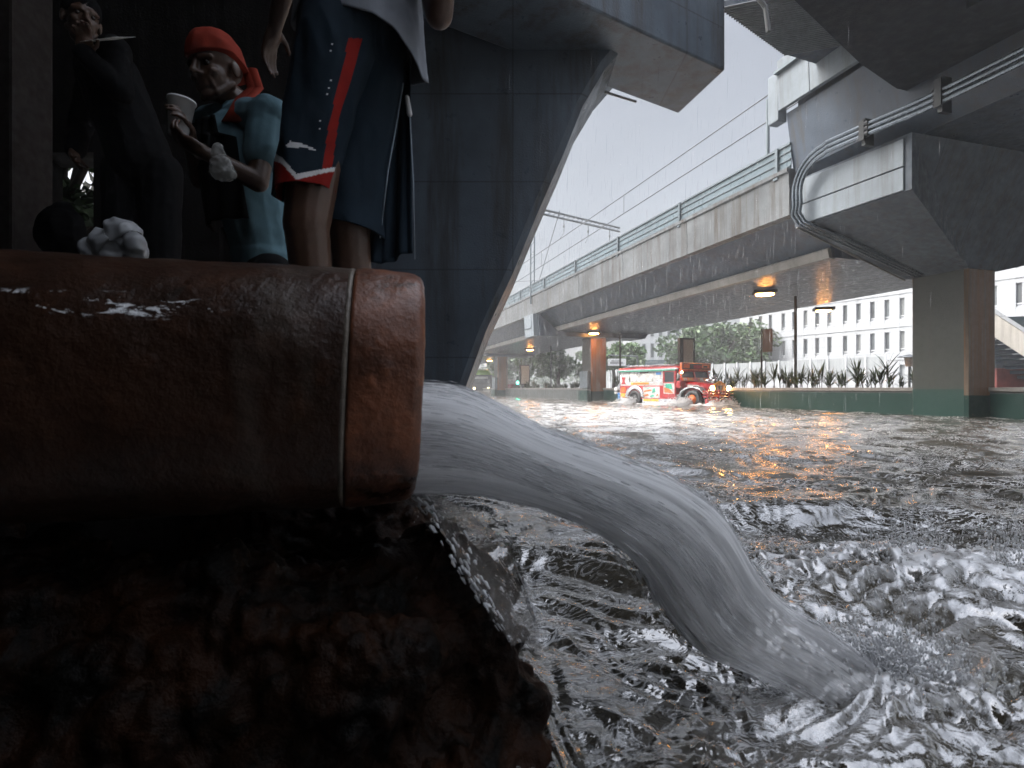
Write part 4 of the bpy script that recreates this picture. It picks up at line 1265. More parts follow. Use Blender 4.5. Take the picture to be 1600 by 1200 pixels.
legtube('shorts_leg', [(565, 20, 62, .14, 1.78, 0), (572, 90, 58, .14, 1.80, 0), (566, 190, 50, .12, 1.81, 0), (553, 290, 45, .12, 1.81, 0), (550, 362, 44, .115, 1.81, 8)], mt, lambda a, b, c: 0, 7)
# loose shirt with an uneven hem
rings = []
NRr, NKk = 90, 140
for i in range(NRr):
    s = i/(NRr-1); ring = []
    for k in range(NKk):
        a = 2*pi*k/NKk
        hem = 62 + 40*max(0, cos(a)) + 24*max(0, cos(a))**4 + 7*sin(5*a) - 12*max(0, -cos(a))
        py = -215 + (hem+215)*s
        hw = 96 - 8*sin(pi*s) + 2*s; cx = 562 + 3*s
        hw *= (0.72+0.28*min(1, s*5))
        q = at(cx + hw*cos(a), py, 1.735)
        ring.append(Vector((q.x, 1.735 - (.150 + .012*s)*sin(a), q.z)))
    rings.append(ring)
mb = MB(); mb.loft(rings, 0, True, False)
V_ = np.array([tuple(v) for v in mb.v]); W3 = V_.reshape(NRr, NKk, 3); dr = W3-W3.mean(1, keepdims=True); dr /= np.linalg.norm(dr, axis=2, keepdims=True)
d = (1-2*np.abs(perlin3(V_*np.array([9, 9, 3.0]), 5)))*.016 + perlin3(V_*np.array([24, 24, 8]), 6)*.006
mb.v = [tuple(v) for v in (W3 + dr*(d.reshape(NRr, NKk)*np.linspace(.3, 1, NRr)[:, None])[..., None]).reshape(-1, 3)]
o = mb.build('shirt', M['grey_tee'], tall, smooth=True); so = o.modifiers.new('t', 'SOLIDIFY'); so.thickness = .004
mb = MB(); mb.cap(shL, shL*.35 + elA*.65, .075, .072); mb.cap(shR, shR*.4+elB*.6, .075, .07); mb.cap(shL, shR, .08, .08); mb.cap(nk + Vector((0, 0, -.07)), nk + Vector((0, 0, -.12)), .10, .13)
remeshed(mb, 'shirt_sleeves', M['grey_tee'], tall, .008, 3, warp=cloth_warp(.005))
# dark jacket tail and cords hanging at the hip
NRr, NKk = 60, 30; rings = []
for i in range(NRr):
    s = i/(NRr-1); row = []
    for k in range(NKk):
        f = k/(NKk-1)
        px = 588 + (20*s*-1) + f*(56 + 22*s); py = 105 + 300*s + 8*sin(f*5)
        q = at(px, py, 1.86); row.append(q + Vector((0, .018*sin(f*11+s*1.5) + .012*sin(f*23), 0)))
    rings.append(row)
mb = MB(); mb.loft(rings, 0, False, False); o = mb.build('jacket_tail', M['navy'], tall, smooth=True); so = o.modifiers.new('t', 'SOLIDIFY'); so.thickness = .005
M['cord'] = plain('cord', (.30, .36, .42), .5)
for pts in ([(637, 150, 1.79), (641, 190, 1.79), (646, 290, 1.79), (648, 405, 1.80)], [(630, 130, 1.79), (622, 180, 1.79), (606, 270, 1.79), (594, 372, 1.80)]):
    mb = MB(); mb.tube([at(*p) for p in pts], .0022, 6); mb.build('drawcord', M['cord'], tall, smooth=True)
mb = MB(); mb.cap(at(636, 152, 1.785), at(640, 178, 1.785), .007, .009); mb.build('cord_toggle', M['white_trim'], tall, smooth=True)

# ---- dim third person further back in the dark
dim = empty('person', Vector((at(150, 607, 3.0).x, 3.0, fl_z)), 'barely visible person in black clothes in the dark behind the foam cup', 'person')
hd3 = at(128, 30, 2.95); Rm3 = frame_of((.75, -.65, -.15), (0, 0, 1)); mb = MB(); P3 = head_parts(mb, hd3, Rm3, 1.05)
nk3 = hd3 + Vector((.10, .05, -.16)); s3l = nk3 + Vector((.13, -.13, -.07)); s3r = nk3 + Vector((-.16, .10, -.07)); hp3 = nk3 + Vector((.16, .05, -.58))
e3 = s3l + Vector((.08, -.06, -.24)); w3 = at(132, 84, 2.72); e4 = s3r + Vector((-.08, .02, -.27)); w4 = e4 + Vector((.08, -.14, -.2))
mb.cap(P3(0, -.02, -.07), nk3, .052, .06); mb.cap(s3l, s3r, .07, .07); mb.cap(nk3 + Vector((0, 0, -.1)), hp3, .13, .13)
mb.cap(s3l, e3, .05, .04); mb.cap(e3, w3, .04, .026); mb.cap(s3r, e4, .05, .04); mb.cap(e4, w4, .04, .026)
hand_parts(mb, w3, (0.05, -.1, 1), (.3, -.8, 0), 1, .7); hand_parts(mb, w4, w4-e4, (1, 0, 0), -1, .4)
for q in (-.1, .1):
    a_ = hp3 + Vector((q, 0, -.05)); b_ = Vector((a_.x, a_.y-.03, fl_z+.46)); c_ = Vector((a_.x, a_.y+.03, fl_z+.07))
    mb.cap(a_, b_, .09, .055); mb.cap(b_, c_, .055, .035); mb.cap(c_ + Vector((0, .02, -.035)), c_ + Vector((.03, -.15, -.04)), .035, .027)
remeshed(mb, 'body', M['skin'], dim, .0065, 3, .001, 40); eyes(dim, P3, M['eye'], 1.05)
mb = MB(); mb.cap(s3l, s3r, .085, .085); mb.cap(nk3 + Vector((0, 0, -.1)), hp3, .15, .16); mb.cap(s3l, e3, .07, .058); mb.cap(s3r, e4, .07, .058); mb.cap(e3, w3, .055, .045); mb.cap(e4, w4, .055, .045)
for q in (-.1, .1): mb.cap(hp3 + Vector((q, 0, -.05)), Vector((hp3.x+q, hp3.y, fl_z+.15)), .11, .08)
remeshed(mb, 'clothes', M['black_cloth'], dim, .01, 3, warp=cloth_warp(.006))
mb = MB(); mb.ell(hd3 + Rm3 @ Vector((0, -.02, .05)), (.09, .108, .092), Rm3, 12); remeshed(mb, 'hair', M['black_cloth'], dim, .008, 2, .003, 60)
mb = MB(); a_ = at(119, 66, 2.70); b_ = at(176, 58, 2.66); mb.prism([a_, b_, b_ + Vector((.03, .12, .078)), a_ + Vector((.03, .12, .078))], (0, 0, .0012))
tag(mb.build('paper_sheet', M['foam_cup']), 'thin white sheet of paper held near the dim face in the dark', 'paper')

# ---- things on the ledge behind the pipe
mb = MB(); x0 = at(112, 0, 2.35).x; x1 = at(250, 0, 2.35).x
e = empty('wooden_crate', Vector(((x0+x1)/2, 2.5, fl_z)), 'dark wooden crate under the white plastic bag behind the pipe', 'crate')
zt = at(0, 405, 2.35).z
for k in range(4):
    zz = fl_z + k*(zt-fl_z)/4; mb = MB(); mb.box((x0, 2.36, zz+.01), (x1, 2.70, zz+(zt-fl_z)/4-.01)); mb.build('slat_course', M['dark_wall'], e, bevel=.006)
mb = MB(); c_ = at(172, 384, 2.48)
for px, py, r in ((150, 396, .045), (172, 384, .062), (190, 370, .055), (205, 386, .055), (186, 394, .06)):
    q = at(px, py, 2.48); mb.ell(q, (r, r*.8, r*.9))
def crump(co, nn):
    out = co + nn*((1-2*np.abs(perlin3(co*13, 2)))*.030 + (1-2*np.abs(perlin3(co*27, 4)))*.012)[:, None]
    out[:, 2] = np.maximum(out[:, 2], zt-.008); return out
o = remeshed(mb, 'plastic_bag', plain('white_plastic', (.36, .37, .38), .4, var=.15), None, .006, 1, warp=crump)
tag(o, 'crumpled white plastic bag lying on the dark crate behind the pipe', 'plastic bag')
mb = MB(); q = at(96, 352, 3.35)
mb.ell(q + Vector((0, 0, -.05)), (.13, .12, .16)); mb.ell(Vector((q.x, q.y, 1.05)), (.2, .18, .46)); mb.ell(q + Vector((.01, 0, .09)), (.05, .05, .05))
o = remeshed(mb, 'black_sack', M['black_cloth'], None, .012, 2, warp=cloth_warp(.012)); tag(o, 'black tied sack standing in front of the bushes in the dark opening', 'sack')
mb = MB(); mb.prism([Vector((-.95, 1.63, -.5)), Vector((-.50, 1.63, -.5)), Vector((-.52, 2.02, -.5)), Vector((-.95, 2.02, -.5))], (0, 0, 1.30))
tag(mb.build('concrete_step', M['dark_wall'], bevel=.01), 'low dark concrete step behind the pipe carrying the tall person', 'step')
# ------------------------------------------------------------------ jeepney
def paint(name, col, rough=.3): return plain(name, col, rough, var=.28, scale=7, Coat_Weight=.4, Coat_Roughness=.1)
JR = [paint('jeep_red', (.27, .012, .015)), paint('jeep_white', (.38, .38, .375)), plain('jeep_chrome', (.55, .56, .58), .22, .85, scale=9), paint('jeep_yellow', (.5, .26, .015)),
      paint('jeep_green', (.02, .30, .19)), paint('jeep_orange', (.5, .11, .02)), plain('jeep_black', (.012, .012, .013), .5), plain('jeep_glass', (.03, .035, .04), .06), paint('jeep_blue', (.03, .14, .34))]
RED, WHT, CHR, YEL, GRN, ORA, BLK, GLS, BLU = range(9)
jp = empty('jeepney', (7.69, 25.83, -0.04), 'red and white jeepney with lit headlights ploughing through the flood', 'jeepney', rz=math.atan2(-0.839, 0.545))
jp.scale = (1.03, 1.12, 1.0)
def jb(name, mb, smooth=False, bevel=0, parent=None): return mb.build(name, JR, parent or jp, smooth, True, bevel)
mb = MB()
mb.bbox((-2.45, -.93, .34), (.98, .93, .98), .03, RED)
for x0, x1, z0, z1, mi in ((-2.44, -2.05, .62, .93, ORA), (-2.42, -1.98, .40, .60, YEL), (-.95, .05, .40, .93, WHT), (-.92, -.42, .66, .80, ORA), (-.90, -.58, .44, .60, ORA), (-.55, -.25, .42, .56, GRN), (-.40, -.18, .62, .88, GRN), (-.75, -.45, .82, .91, GRN), (-.18, .0, .46, .60, ORA)):
    dz = .06 if mi in (ORA, GRN) else 0
    dd = .936 + (.004 if mi in (ORA, GRN) else 0)
    mb.prism([Vector((x0, -dd, z0)), Vector((x1, -dd, z0+dz)), Vector((x1-dz, -dd, z1)), Vector((x0+dz, -dd, z1-dz))], (0, .02, 0), mi)
jb('lower_body', mb)
mb = MB()
mb.box((-2.45, -.90, .98), (-1.88, -.84, 1.72), WHT); mb.box((-.38, -.90, .98), (.20, -.84, 1.72), WHT)
mb.box((-1.88, -.90, .98), (-.38, -.84, 1.16), WHT); mb.box((-1.88, -.90, 1.62), (-.38, -.84, 1.72), WHT)
mb.box((-2.45, .84, .98), (1.0, .90, 1.16), WHT); mb.box((-2.45, .84, 1.6), (1.0, .90, 1.72), WHT)
for x in (-2.4, -1.4, -.4, .6): mb.box((x-.05, .845, 1.16), (x+.05, .895, 1.6), WHT)
mb.box((-2.45, -.84, .98), (-2.40, -.3, 1.72), RED); mb.box((-2.45, .3, .98), (-2.40, .84, 1.72), RED)
mb.prism([Vector((-2.40, -.905, 1.05)), Vector((-2.10, -.905, 1.05)), Vector((-2.18, -.905, 1.22)), Vector((-2.10, -.905, 1.40)), Vector((-2.40, -.905, 1.40)), Vector((-2.32, -.905, 1.22))], (0, .02, 0), RED)
mb.box((-.20, -.906, 1.48), (.10, -.885, 1.60), BLU); mb.box((-.24, -.906, 1.16), (.12, -.885, 1.25), CHR)
jb('passenger_side', mb, bevel=.008)
# crumpled plastic curtain in the side opening
vs = []
for i in range(34):
    row = []
    for k in range(14):
        x = -1.86+1.46*i/33; z = 1.17+.44*k/13
        row.append((x, -.875 + .018*sin(i*.9+k*.5) + .014*sin(i*2.1-k*.9) + random.uniform(-.006, .006), z - .05*sin(pi*i/33)*(k/13)))
    vs.append(row)
mb = MB(); mb.loft(vs, 0, False, False); o = mb.build('plastic_curtain', plain('curtain_plastic', (.50, .49, .47), .25, var=.35, scale=5), jp, True, True); so = o.modifiers.new('t', 'SOLIDIFY'); so.thickness = .006
mb = MB(); mb.box((-1.75, -.915, 1.03), (-.62, -.896, 1.13), YEL); mb.box((-1.6, -.919, 1.06), (-.8, -.91, 1.10), ORA); jb('side_route_panel', mb)
# roof
mb = MB(); rings = []
for i, x in enumerate((-2.58, -2.50, -1.2, .3, 1.05, 1.18)):
    ins = .06 if i in (0, 5) else 0; ring = []
    for k in range(14):
        a = pi*k/13; ring.append((x, -.98*cos(a)*(1-ins), 1.76 + (.15-ins)*abs(sin(a))**.6))
    ring += [(x, .9, 1.73), (x, -.9, 1.73)]
    rings.append(ring)
mb.loft(rings, RED); rf = jb('roof', mb, True)
mb = MB(); mb.box((-2.56, -.995, 1.71), (1.12, -.965, 1.765), CHR); mb.box((-2.56, .965, 1.71), (1.12, .995, 1.765), CHR); mb.box((-2.5, -.985, 1.66), (.95, -.972, 1.705), GRN); jb('gutter_trim', mb, parent=rf)
mb = MB()
for y in (-.6, 0, .6): mb.tube([(-2.3, y, 1.95), (.6, y, 1.95)], .018, 6, CHR)
for x in (-2.2, -.9, .5): mb.tube([(x, -.65, 1.95), (x, .65, 1.95)], .018, 6, CHR); mb.tube([(x, -.6, 1.86), (x, -.6, 1.95)], .014, 6, CHR); mb.tube([(x, .6, 1.86), (x, .6, 1.95)], .014, 6, CHR)
jb('roof_rack', mb, parent=rf)
# cab door and pillars
mb = MB(); mb.bbox((.24, -.95, .42), (.96, -.90, 1.13), .015, RED); mb.box((.24, -.94, 1.13), (.34, -.90, 1.70), RED); mb.box((.86, -.94, 1.13), (.98, -.90, 1.70), RED); mb.box((.34, -.94, 1.60), (.86, -.90, 1.70), RED)
mb.box((.30, -.956, .60), (.90, -.945, 1.08), WHT); mb.prism([Vector((.34, -.960, .66)), Vector((.86, -.960, .62)), Vector((.60, -.960, .84)), Vector((.34, -.960, .90))], (0, .01, 0), ORA); mb.prism([Vector((.42, -.961, .86)), Vector((.80, -.961, .80)), Vector((.74, -.961, 1.05)), Vector((.42, -.961, 1.05))], (0, .01, 0), GRN)
dr = jb('cab_door', mb); mb = MB(); mb.box((.345, -.925, 1.135), (.855, -.915, 1.595), GLS); jb('window', mb, parent=dr)
mb = MB(); mb.box((.30, -.985, .98), (.42, -.955, 1.01), CHR); jb('handle', mb, parent=dr)
# firewall, windscreen, signboard
mb = MB(); mb.bbox((.95, -.92, .85), (1.20, .92, 1.18), .03, RED)
for y in (-.90, .84, -.03): mb.prism([Vector((1.18, y, 1.16)), Vector((1.25, y, 1.16)), Vector((1.10, y, 1.72)), Vector((1.03, y, 1.72))], (0, .06, 0), RED)
mb.prism([Vector((1.06, -.9, 1.60)), Vector((1.14, -.9, 1.60)), Vector((1.11, -.9, 1.73)), Vector((1.03, -.9, 1.73))], (0, 1.8, 0), RED); jb('windscreen_frame', mb)
mb = MB(); mb.prism([Vector((1.19, -.84, 1.17)), Vector((1.20, -.84, 1.17)), Vector((1.085, -.84, 1.60)), Vector((1.075, -.84, 1.60))], (0, 1.68, 0), GLS); jb('windscreen', mb)
mb = MB()
mb.prism([Vector((1.24, -.86, 1.185)), Vector((1.27, -.86, 1.185)), Vector((1.235, -.86, 1.33)), Vector((1.205, -.86, 1.33))], (0, 1.72, 0), ORA)
for q, mi in ((-.8, WHT), (-.5, YEL), (-.15, RED), (.2, WHT), (.5, YEL)): mb.prism([Vector((1.272, q, 1.20)), Vector((1.276, q, 1.20)), Vector((1.244, q, 1.315)), Vector((1.24, q, 1.315))], (0, .22, 0), mi)
jb('windscreen_visor', mb)
mb = MB(); mb.bbox((1.16, -.90, 1.66), (1.27, .90, 2.0), .02, ORA)
mb.box((1.265, -.86, 1.71), (1.277, .86, 1.96), BLK); mb.box((1.272, -.82, 1.75), (1.281, -.45, 1.93), ORA); mb.box((1.272, -.2, 1.74), (1.281, .25, 1.90), RED); mb.box((1.272, .3, 1.76), (1.281, .8, 1.94), ORA); mb.box((1.275, .4, 1.80), (1.284, .65, 1.88), BLK)
mb.box((1.16, -.906, 1.70), (1.26, -.898, 1.96), ORA); jb('route_signboard', mb)
# bonnet with panels
mb = MB(); rings = []
for x, hw, zt_, zb in ((1.15, .66, 1.17, .55), (1.6, .60, 1.14, .50), (2.1, .50, 1.08, .48), (2.38, .42, 1.03, .48)):
    rings.append([(x, -hw, zb), (x, -hw, zt_-.10), (x, -hw*.8, zt_-.02), (x, 0, zt_), (x, hw*.8, zt_-.02), (x, hw, zt_-.10), (x, hw, zb)])
mb.loft(rings, RED); bo = jb('bonnet', mb)
mb = MB(); mb.prism([Vector((1.35, -.66, .86)), Vector((1.95, -.565, .84)), Vector((1.85, -.58, .98)), Vector((1.35, -.66, 1.02))], (0, .02, 0), WHT); mb.box((1.5, -.12, 1.15), (2.1, .12, 1.165), WHT); jb('bonnet_panel', mb, parent=bo)
for y in (-.2, .2):
    mb = MB()
    mb.ell((1.95, y, 1.2), (.14, .035, .05), None, 6, CHR); mb.cap((2.04, y, 1.22), (2.11, y, 1.31), .03, .022, 8, CHR); mb.cap((2.11, y, 1.31), (2.18, y, 1.29), .02, .014, 8, CHR)
    for q in (-.08, .08): mb.tube([(1.95+q, y, 1.19), (1.95+q*1.2, y, 1.10)], .011, 6, CHR)
    jb('horse_ornament', mb, True, parent=bo)
# fenders
def arch(cx, cz, r0, r1, y0, y1, a0, a1, mi):
    mb = MB(); rings = []
    for k in range(25):
        a = R(a0+(a1-a0)*k/24); rings.append([(cx+cos(a)*r, y, cz+sin(a)*r) for r, y in ((r0, y0), (r1, y0), (r1, y1), (r0, y1))])
    return mb.loft(rings, mi)
jb('rear_fender', arch(-1.47, .38, .43, .60, -.985, -.80, 5, 175, CHR), True)
jb('rear_fender', arch(-1.47, .38, .43, .60, .80, .985, 5, 175, CHR), True)
for sy in (-1, 1):
    mb = MB(); y0, y1 = (-.97, -.55) if sy < 0 else (.55, .97); rings = []
    for x, z in ((1.02, .30), (1.12, .48), (1.28, .70), (1.5, .83), (1.85, .88), (2.2, .80), (2.42, .60)):
        rings.append([(x, y0, z), (x, y1, z), (x, y1, z+.05), (x, (y0+y1)/2, z+.09), (x, y0, z+.05)])
    mb.loft(rings, CHR); jb('front_fender', mb, True)
mb = MB(); mb.box((-.98, -.95, .12), (1.02, -.88, .36), CHR); mb.box((-.9, -.956, .24), (.0, -.948, .345), YEL); mb.box((-.98, .88, .12), (1.02, .95, .36), CHR); mb.box((-1.0, -1.02, .10), (1.0, -.9, .14), CHR); jb('side_skirt', mb)
mb = MB(); mb.box((-2.45, -.93, .10), (-2.0, .93, .36), CHR); mb.box((-2.78, -.6, .14), (-2.44, .6, .22), BLK); mb.bbox((-2.66, -.9, .30), (-2.46, -.62, .62), .02, BLU); jb('rear_step', mb)
mb = MB(); mb.tube([(-2.52, -.80, .3), (-2.60, -.80, .9), (-2.50, -.80, 1.8)], .025, 8, CHR); mb.tube([(-2.52, -.40, .3), (-2.60, -.40, .9), (-2.50, -.40, 1.8)], .025, 8, CHR)
for z in (.5, .8, 1.1, 1.4): mb.tube([(-2.56, -.8, z), (-2.56, -.4, z)], .018, 6, CHR)
jb('ladder', mb, True)
mb = MB(); mb.lathe([(.001, 0), (.16, 0), (.165, .02), (.165, .30), (.15, .33), (.001, .33)], (-2.78, -.78, .56), 18, (0, 0, 1), WHT); mb.lathe([(.168, .12), (.172, .13), (.172, .17), (.168, .18)], (-2.78, -.78, .56), 18, (0, 0, 1), BLK); jb('water_drum', mb, True)
# wheels
for x in (-1.47, 1.85):
    for sy in (-1, 1):
        y = .875*sy; mb = MB(); ax = (0, sy, 0)
        mb.lathe([(.22, -.10), (.34, -.11), (.385, -.08), (.39, 0), (.385, .08), (.34, .11), (.22, .10), (.20, .04)], (x, y, .36), 36, ax, BLK)
        wh = jb('wheel', mb, True)
        mb = MB(); mb.lathe([(.21, .085), (.20, .05), (.12, .04), (.10, .09), (.05, .11), (.001, .115)], (x, y, .36), 28, ax, ORA if x > 0 else BLK)
        jb('rim', mb, True, parent=wh)
# grille, lights, guard
mb = MB(); mb.prism([Vector((2.40, -.34, .50)), Vector((2.40, .34, .50)), Vector((2.40, .34, 1.02)), Vector((2.40, 0, 1.17)), Vector((2.40, -.34, 1.02))], (.06, 0, 0), YEL)
for k in range(6): mb.box((2.455, -.24+.085*k, .56), (2.47, -.21+.085*k, .98), CHR if k % 2 else BLK)
mb.box((2.46, -.10, .62), (2.48, .10, .96), BLK); jb('grille', mb)
hl = [emit('headlight_glow', (1.0, .55, .20), 60)]
for sy in (-1, 1):
    mb = MB(); mb.lathe([(.001, -.12), (.10, -.10), (.135, .0), (.14, .03), (.125, .04), (.115, .02), (.001, .02)], (2.46, .50*sy, .84), 24, (1, 0, 0), CHR); hb = jb('headlight', mb, True)
    mb = MB(); mb.ell((2.485, .50*sy, .84), (.05, .125, .125), None, 8); mb.build('lens', hl, hb, True, True)
    mb = MB(); mb.ell((1.22, .86*sy, 1.56), (.03, .05, .05), None, 6); mb.build('marker_light', hl if sy < 0 else JR, jp, True, True)
mb = MB()
mb.bbox((2.52, -1.0, .12), (2.66, 1.0, .40), .03, RED); mb.box((2.655, -.28, .16), (2.675, .28, .36), BLK)
for z in (.48, .60, .72): mb.tube([(2.45, -1.02, z), (2.62, -.98, z), (2.72, -.5, z), (2.74, 0, z), (2.72, .5, z), (2.62, .98, z), (2.45, 1.02, z)], .028, 8, RED)
for y in (-.98, -.75, -.32, .32, .75, .98): mb.tube([(2.64, y, .3), (2.66, y, .78)], .024, 8, RED if abs(y) != .75 else ORA)
for y in (-.86, .86): mb.ell((2.66, y, .54), (.05, .07, .07), None, 6, ORA)
mb.tube([(2.70, -.2, .66), (2.76, 0, .70), (2.70, .2, .66)], .02, 6, CHR); jb('bumper_guard', mb, True)
for sy in (-1, 1):
    mb = MB(); mb.tube([(1.15, .92*sy, 1.2), (1.30, 1.12*sy, 1.35)], .012, 6, CHR); mb.bbox((1.27, 1.12*sy-.07, 1.28), (1.31, 1.12*sy+.07, 1.48), .012, CHR); jb('side_mirror', mb, True)

# ------------------------------------------------------------------ lamps under the viaduct
LBL = ['orange lamp glowing under the viaduct above the jeepney bonnet', 'orange lamp glowing right under the soffit edge before the white building', 'orange lamp glowing beside the top of the brown pier', 'orange lamp glowing between the two far piers', 'dimmest orange lamp glowing beside the slanted dark pier']
proto = None
for (px, py), lb in zip([(1195, 458), (1287, 484), (928, 520), (828, 546), (765, 563)], LBL):
    q = at_z(px, py, 4.34)
    if proto is None:
        proto = empty('viaduct_lamp', (0, 0, 0), lb, 'lamp', 'orange lamps under the viaduct')
        mb = MB(); mb.bbox((-.40, -.30, -.03), (.40, .30, .10), .02)
        mb.build('housing', M['dark_metal'], proto, local=True)
        mb = MB(); mb.ell((0, 0, -.062), (.32, .22, .045), None, 8); mb.build('lens', M['lamp'], proto, True, True)
        o = proto
    else:
        o = copy_tree(proto)
    o.location = q; o.rotation_euler = (0, 0, -0.3); o['label'] = lb

# ------------------------------------------------------------------ poles, boards and signs on the median
def post(px, s, ztop, label, r=.055, name='steel_pole', group='thin poles standing in the planters'):
    k = (px-800)/F; t = (AX.x+PV.x*s - k*(AX.y+PV.y*s))/(k*DV.y-DV.x); q = V(t, s, 0)
    mb = MB(); mb.lathe([(r*1.8, .66), (r*1.8, .72), (r, .74), (r, ztop-.02), (r*.8, ztop)], (q.x, q.y, 0), 12)
    o = mb.build(name, M['dark_metal']); return tag(o, label, 'pole', group), q
post(1243, .8, 4.42, 'dark pole standing in the planter before the white building')
post(969, .8, 4.42, 'dark pole standing at the rear end of the jeepney')
post(861, .8, 4.42, 'dark pole standing left of the brown pier')
post(789, .8, 4.42, 'thin far pole standing right of the far grey pier')
def lightbox(px0, px1, py0, py1, label):
    pxm = (px0+px1)/2; k = (pxm-800)/F; s = .8; t = (AX.x+PV.x*s - k*(AX.y+PV.y*s))/(k*DV.y-DV.x); q = V(t, s, 0); Y = q.y
    e = empty('advertising_lightbox', (q.x, q.y, .7), label, 'advertising panel', 'advertising lightboxes on the median', rz=0.12)
    w_ = (px1-px0)/F*Y/2; z0 = CZ+(HY-py1)/F*Y-.7; z1 = CZ+(HY-py0)/F*Y-.7
    mb = MB(); mb.box((-w_, -.05, z0), (-w_+.2, .22, z1)); mb.box((w_-.08, -.05, z0), (w_, .22, z1)); mb.box((-w_+.2, -.05, z1-.08), (w_-.08, .22, z1)); mb.box((-w_+.2, -.05, z0), (w_-.08, .22, z0+.08)); mb.box((-w_*.5, .02, 0), (-w_*.5+.1, .14, z0)); mb.box((w_*.5-.1, .02, 0), (w_*.5, .14, z0)); mb.build('frame', M['dark_metal'], e, local=True)
    mb = MB(); mb.box((-w_+.2, 0, z0+.08), (w_-.08, .18, z1-.08)); mb.build('panel', plain('poster_panel', (.42, .42, .38), .25, var=.12, scale=9), e, local=True)
lightbox(1061, 1086, 528, 572, 'tall dark framed lightbox panel rising behind the jeepney roof')
lightbox(811, 828, 570, 601, 'small dark framed lightbox panel between the far piers')
o, q = post(1190, .9, 3.35, 'thin signpost carrying a brown sign left of the white building', .035, 'sign_post', None)
mb = MB(); mb.prism([Vector((q.x+.03, q.y-.05, 2.35)), Vector((q.x+.34, q.y-.25, 2.35)), Vector((q.x+.34, q.y-.25, 3.32)), Vector((q.x+.03, q.y-.05, 3.32))], (.02, .03, 0))
mb.build('sign_plate', plain('sign_brown', (.07, .05, .045), .5), o).location = (0, 0, 0)
# white overhead direction sign on a gantry arm
e = empty('road_sign', at(985, 600, 52).to_2d().to_3d(), 'white overhead road sign on a thin gantry arm behind the jeepney rear', 'road sign')
mb = MB(); a = at(950, 555, 52); b = at(996, 557, 52); mb.tube([a, b], .07, 8); mb.tube([b, Vector((b.x, b.y, 0))], .10, 8); mb.build('gantry_arm', M['grey_metal'], e)
mb = MB(); a = at(950, 571.5, 51.7); b = at(978, 560.5, 51.7); mb.box((a.x, 51.65, a.z), (b.x, 51.8, b.z)); mb.build('sign_face', plain('sign_white', (.7, .72, .73), .35), e)
mb = MB(); c_ = (a+b)/2; mb.box((a.x+.2, 51.63, c_.z-.12), (b.x-.3, 51.645, c_.z-.02)); mb.box((a.x+.3, 51.63, c_.z+.08), (b.x-.6, 51.645, c_.z+.15)); mb.build('sign_bars', M['grey_metal'], e)
# green traffic light
e = empty('traffic_light', at(809, 604, 58).to_2d().to_3d(), 'traffic light showing green beside the small lightbox', 'traffic light')
q = at(809, 598, 58)
mb = MB(); mb.bbox((q.x-.16, 57.9, q.z-.35), (q.x+.16, 58.1, q.z+.7), .03); mb.tube([(q.x, 58, q.z-.3), (q.x, 58, 0)], .06, 8); mb.build('signal_head', M['dark_metal'], e)
mb = MB(); mb.ell((q.x, 57.88, q.z), (.17, .07, .17), None, 8); mb.build('green_lens', emit('signal_green', (.08, 1.0, .62), 6), e, True)
# lantern hanging by the pier of the station
e = empty('wall_lantern', at(1421, 560, 24), 'small hooded lantern on a post beside the green footed pier', 'lantern')
q = at(1421, 562, 24); mb = MB(); mb.lathe([(.45, 0), (.40, .05), (.08, .12), (.001, .14)], q + Vector((0, 0, .1)), 14); mb.tube([q + Vector((0, .0, -.2)), Vector((q.x, q.y, .2))], .05, 8); mb.build('hood', M['grey_metal'], e)
mb = MB(); mb.lathe([(.001, -.3), (.15, -.3), (.2, .1), (.001, .1)], q, 14); mb.build('glass_body', plain('lantern_glass', (.5, .45, .4), .3), e)

# ------------------------------------------------------------------ catenary over the tracks
M['wire'] = plain('wire', (.05, .055, .06), .5)
e = empty('catenary_mast', at(832, 440, 34.8), 'grey overhead line mast with a cross beam rising beside the slanted pier', 'catenary mast')
q = at(832, 440, 34.8); zt2 = 12.3
mb = MB()
for dx in (-.12, .12): mb.tube([(q.x+dx, q.y, 6.2), (q.x+dx, q.y, zt2)], .045, 8)
for k in range(9): mb.tube([(q.x-.12, q.y, 6.9+.6*k), (q.x+.12, q.y, 7.2+.6*k)], .02, 6)
mb.build('mast_post', M['rail_metal'], e)
b0 = at(846, 334, 35); b1 = at(968, 362, 42.5); mb = MB()
for dz in (0, .30): mb.tube([b0 + Vector((0, 0, dz)), b1 + Vector((0, 0, dz))], .075, 8)
n = 18
for k in range(n): mb.tube([b0.lerp(b1, k/n), b0.lerp(b1, (k+1)/n) + Vector((0, 0, .30))], .03, 6)
mb.build('cross_beam', M['grey_metal'], e)
for f in (.25, .55, .85):
    mb = MB(); p = b0.lerp(b1, f); mb.tube([p, p + Vector((0, 0, -.9)), p + Vector((-.3, -.8, -1.5))], .03, 6); mb.ell(p + Vector((0, 0, -.5)), (.07, .07, .12), None, 6)
    mb.build('insulator_arm', M['grey_metal'], e)
def wire(t0, z0, t1, z1, s0_, s1_, label, sag=.15):
    mb = MB(); pts = [V(t0+(t1-t0)*k/14, s0_+(s1_-s0_)*k/14, z0+(z1-z0)*k/14 - sag*sin(pi*k/14)) for k in range(15)]; mb.tube(pts, .022, 6)
    tag(mb.build('overhead_wire', M['wire']), label, 'overhead wire', 'overhead wires of the railway'); return pts
wa = wire(2.5, 11.0, 60, 11.6, -2.0, -2.0, 'upper overhead railway wire above the viaduct', .3)
wb = wire(2.5, 10.1, 60, 9.7, -2.0, -2.0, 'lower overhead railway wire above the viaduct', .05)
